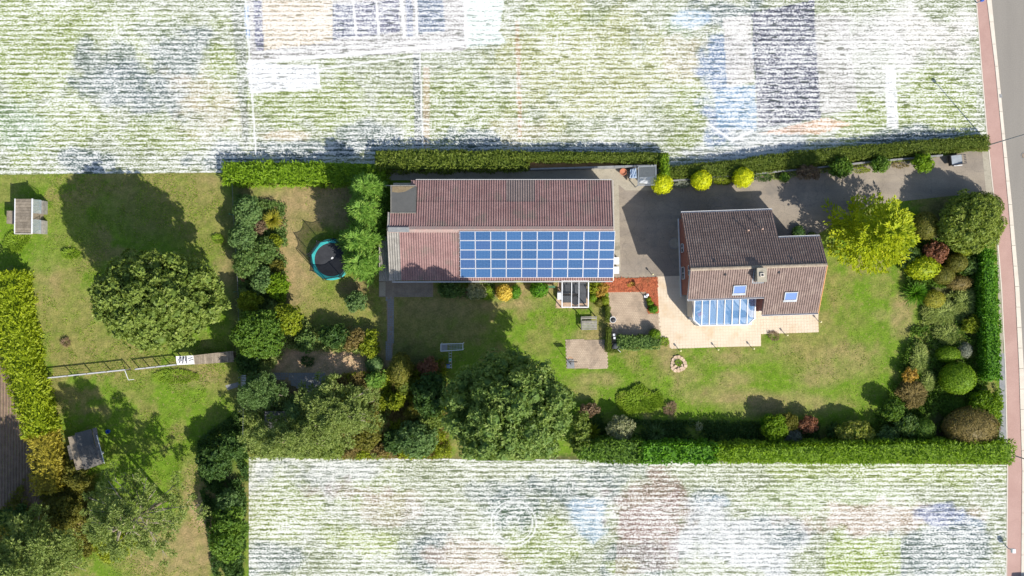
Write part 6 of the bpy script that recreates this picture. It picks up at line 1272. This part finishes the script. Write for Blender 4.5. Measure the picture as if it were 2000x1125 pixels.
cloth('tarpaulin', [(1231, 330), (1243, 327), (1244, 348), (1230, 348)], 1.0, surf('blue_tarp', (.42, .55, .72), (.62, .68, .75), bmp=.3), 'pale blue tarpaulin covering a stack left of the metal pen')
t = at('flower_pot', 1216, 337, 'large round terracotta pot near the wall in the yard', 'flower pot'); mb = MB(); mb.lathe([(.22, 0), (.36, .5), (.40, .52), (.40, .58), (.33, .58), (.30, .45), (.001, .45)], n=24, caps=False); mb.build('pot', M['terracotta'], t)
t = at('compost_crate', 1227, 343, 'brown wooden crate between terracotta pot and tarpaulin', 'crate')
for k in range(5): mb = MB(); mb.box(-.22, .22, -.5 + k * .2, -.34 + k * .2, 0, .6); mb.build('plank', M['wood'], t)
# low walls
def wall(name, label, pts, w, h, mat, cat='wall', n_cap=None):
    r = tag(empty(name, G(*pts[0])), label, cat); O_ = r.location.copy()
    for (x0, y0), (x1, y1) in zip(pts, pts[1:]):
        L = (G(x1, y1) - G(x0, y0)).length; n = max(1, int(L / 1.0))
        for k in range(n):
            a = G(x0 + (x1 - x0) * k / n, y0 + (y1 - y0) * k / n, h) - O_; b = G(x0 + (x1 - x0) * (k + .98) / n, y0 + (y1 - y0) * (k + .98) / n, h) - O_
            mb = MB(); mb.bar((a.x, a.y, h / 2), (b.x, b.y, h / 2), w, h); mb.build('wall_panel', mat, r)
    return r
wall('garden_wall', 'long grey concrete edging wall between driveway border and long olive hedge', [(1310, 353), (1420, 344), (1560, 331), (1700, 316), (1842, 303)], .16, .55, M['bluestone'])
wall('garden_wall', 'grey concrete panel wall behind the east half of the long outbuilding', [(1036, 330), (1140, 327), (1240, 324), (1283, 323)], .18, 1.2, M['bluestone'])
o = MB().poly([G(x, y) for x, y in [(1026, 317), (1300, 312), (1300, 324), (1026, 329)]], 0, .35).build('soil_bank', surf('orange_soil', (.40, .21, .09), (.48, .28, .13), famt=.3)); tag(o, kind='structure')
# refuse trailer
tl = at('refuse_trailer', 1862, 314, 'small dark trailer with a ribbed tailgate parked at the wall near the street', 'trailer', 0, math.radians(8))
mb = MB(); mb.box(-.75, .7, -.5, .5, .35, .42); mb.build('bed', M['grey_metal'], tl)
for a in ((-.75, .7, .5, .55), (-.75, .7, -.55, -.5)): mb = MB(); mb.box(a[0], a[1], a[2], a[3], .35, 1.0); mb.build('side_panel', M['black'], tl)
mb = MB(); mb.box(-.8, -.75, -.55, .55, .35, 1.0); mb.build('front_panel', M['black'], tl)
for k in range(6): mb = MB(); mb.box(.72, .95, -.55 + k * .19, -.46 + k * .19, .9, .98); mb.build('tail_rib', M['black'], tl)
mb = MB(); mb.add([(-.7, -.5, .95), (.6, -.5, .75), (.6, .5, .75), (-.7, .5, 1.0)], [(0, 1, 2, 3)]); mb.build('cover', M['grey_metal'], tl)
for y in (-.62, .56): mb = MB(); mb.tube([(0, y, .28), (0, y + .1, .28)], .28, 14); mb.build('wheel', M['black'], tl)
mb = MB(); mb.bar((-.3, -.62, .5), (.65, -.66, .5), .08); mb.build('bumper_bar', M['white'], tl)
# white bins at the outbuilding's east end
for (x, y0, y1, l) in ((1202, 503, 517, 'upper of two against the east end of the long outbuilding'), (1202, 521, 535, 'lower of two against the east end of the long outbuilding')):
    t = at('storage_cabinet', x, (y0 + y1) / 2, 'white cabinet, ' + l, 'cabinet', group='white cabinets at the outbuilding end'); mb = MB(); mb.box(-.28, .28, -.38, .38, 0, .9); mb.build('cabinet_body', M['white'], t); mb = MB(); mb.box(-.3, .3, -.4, .4, .9, .96); mb.build('lid', M['white'], t)
# drying rack in the shade
dr = at('climbing_frame', 882, 680, 'pale metal play frame with ladder in the shade of the biggest tree', 'climbing frame'); O_ = dr.location.copy(); r_ = lambda px, py, z: G(px, py, z) - Vector((O_.x, O_.y, 0))
c4 = [r_(861, 672, 1.9), r_(904, 671, 1.9), r_(904, 683, 1.7), r_(861, 686, 1.7)]; mb = MB()
for a, b in zip(c4, c4[1:] + c4[:1]): mb.bar(a, b, .07); mb.bar((a.x, a.y, 0), a, .06)
mb.build('frame', M['white'], dr)
mb = MB()
for k in range(1, 9): mb.bar(c4[0].lerp(c4[1], .35 + k * .07), c4[3].lerp(c4[2], .35 + k * .07), .03)
for k in range(1, 4): mb.bar(c4[0].lerp(c4[3], k / 4) .lerp(c4[1].lerp(c4[2], k / 4), .33), c4[1].lerp(c4[2], k / 4), .03)
mb.build('net_panel', M['grey_metal'], dr)
mb = MB(); mb.add([c4[0], c4[0].lerp(c4[1], .3), c4[3].lerp(c4[2], .3), c4[3]], [(3, 2, 1, 0)]); mb.build('platform', M['bluestone'], dr)
for k in range(6): mb = MB(); mb.bar(r_(877, 690 + k * 5.5, 1.2 - k * .2), r_(882, 690 + k * 5.5, 1.2 - k * .2), .06); mb.build('rung', M['white'], dr)
mb = MB(); mb.bar(r_(877, 686, 1.5), r_(877, 720, .1), .05); mb.bar(r_(882, 686, 1.5), r_(882, 720, .1), .05); mb.build('ladder_rail', M['grey_metal'], dr)
t = at('toy_ball', 879, 702, 'turquoise ball lying under the ladder of the play frame', 'ball'); mb = MB(); mb.lathe([(.02, 0), (.12, .05), (.17, .17), (.12, .29), (.02, .34)], n=14); mb.build('ball_shell', M['teal'], t, smooth=True)
t = at('plastic_chair', 876, 715, 'small blue plastic chair in the shade below the play frame', 'chair'); mb = MB(); mb.box(-.2, .2, -.2, .2, .3, .34); mb.build('seat', surf('pale_blue2', (.2, .33, .5), (.25, .38, .55), bmp=0), t); mb = MB(); mb.box(-.2, .2, .2, .24, .3, .65); mb.build('backrest', M['blue_plastic'], t)
for x in (-.17, .17): mb = MB(); mb.bar((x, -.17, 0), (x, -.17, .3), .04); mb.bar((x, .17, 0), (x, .17, .3), .04); mb.build('leg', M['white'], t)
# well in the middle garden
t = at('garden_shelter', 548, 818, 'dark low flat roofed garden hut under the pines', 'hut'); mb = MB(); mb.box(-1.3, 1.3, -1.1, 1.1, 1.6, 1.72); mb.build('roof', M['felt'], t); mb = MB(); mb.box(-1.1, 1.1, -.9, .9, 0, 1.6); mb.build('wall', M['wood'], t)
t = at('wooden_bench', 516, 814, 'small grey wooden bench left of the dark hut under the pines', 'bench'); t.rotation_euler.z = .3
for k in range(4): mb = MB(); mb.box(-.55, .55, -.2 + k * .1, -.12 + k * .1, .42, .46); mb.build('slat', M['wood_grey'], t)
for x in (-.45, .45): mb = MB(); mb.box(x - .04, x + .04, -.18, .18, 0, .42); mb.build('leg', M['wood_grey'], t)
# covers in the ground, street things
def cover(name, px, py, r, z, mat, label): 
    t = at(name, px, py, label, 'manhole cover', z); mb = MB(); mb.lathe([(r, 0), (r, .02), (.001, .022)], n=28, caps=False); mb.build('cover_plate', M[mat], t); mb = MB(); mb.lathe([(r + .03, 0), (r + .08, 0), (r + .08, .02), (r + .03, .02)], n=28, caps=False); mb.build('cover_ring', M['bluestone'], t); return t
cover('manhole_cover', 1317, 475, .55, .008, 'concrete', 'round concrete cover in the shaded driveway beside the house')
cover('manhole_cover', 2001, 304, .32, .01, 'bark', 'round brown cover in the road at the right edge')
t = tag(MB().poly([G(*p) for p in ((1950.5, 184), (1956, 184), (1957, 191), (1951.5, 191))], .02, .075).build('street_drain', M['bluestone']), 'square drain grate set in the pale kerb of the road', 'drain')
for i, (x, y, h, l) in enumerate(((1932, 283, 7.6, 'tall steel street lamp at the end of the driveway hedge'), (1982, 890, 7.2, 'tall steel street lamp at the lower right hedge corner'))):
    t = at('street_lamp', x, y, l, 'street lamp'); mb = MB(); mb.tube([(0, 0, 0), (0, 0, .6), (0, 0, h)], [.10, .07, .045], 10); mb.build('pole', M['grey_metal'], t); mb = MB(); mb.lathe([(.16, 0), (.20, .05), (.20, .28), (.04, .36)], (0, 0, h), 14); mb.build('lamp_head', M['grey_metal'], t)
t = at('mailbox', 1968, 1070, 'white mailbox on a post between the pale plot and the pink cycle path', 'mailbox'); mb = MB(); mb.bar((0, 0, 0), (0, 0, .9), .08); mb.build('post', M['grey_metal'], t); mb = MB(); mb.box(-.18, .18, -.22, .22, .9, 1.25); mb.build('box_body', M['white'], t)
t = at('mailbox', 1908, 6, 'blue mailbox at the top corner of the pale plot beside the cycle path', 'mailbox'); mb = MB(); mb.bar((0, 0, 0), (0, 0, .9), .08); mb.build('post', M['grey_metal'], t); mb = MB(); mb.box(-.14, .14, -.16, .16, .9, 1.25); mb.build('box_body', M['blue_plastic'], t)
# car at the bottom right edge
cr = at('parked_car', 2004, 1166, 'dark blue car cut off by the bottom right edge of the picture', 'car', .02, math.radians(93))
body = [(-2.1, .35), (-2.15, .7), (-1.6, .9), (-.9, 1.4), (.6, 1.42), (1.3, .95), (2.05, .82), (2.15, .4)]
mb = MB(); v = []
for y, sx in ((-.86, .97), (-.7, 1.0), (.7, 1.0), (.86, .97)):
    for x, z in body: v.append((x * sx, y * (1 if z < 1 else .82), z))
n = len(body); mb.add(v, [(i * n + k, i * n + k + 1, (i + 1) * n + k + 1, (i + 1) * n + k) for i in range(3) for k in range(n - 1)] + [tuple(range(n))[::-1], tuple(range(3 * n, 4 * n)), (0, n, 2 * n, 3 * n), (n - 1, 4 * n - 1, 3 * n - 1, 2 * n - 1)]); mb.build('body', surf('dark_blue_paint', (.02, .03, .09), (.025, .035, .1), famt=.05, bmp=0, rough=.2, spec=.6), cr)
for x in (-1.35, 1.35):
    for y in (-.8, .66): mb = MB(); mb.tube([(x, y, .32), (x, y + .14, .32)], .32, 16); mb.build('wheel', M['black'], cr)
for x0, x1, z0, z1 in ((-1.55, -.95, .93, 1.36), (.65, 1.25, 1.38, .98)): mb = MB(); mb.add([(x0, -.6, z0 + .03), (x1, -.6, z1 + .03), (x1, .6, z1 + .03), (x0, .6, z0 + .03)], [(0, 1, 2, 3)]); mb.build('windscreen', M['glass_dark'], cr)
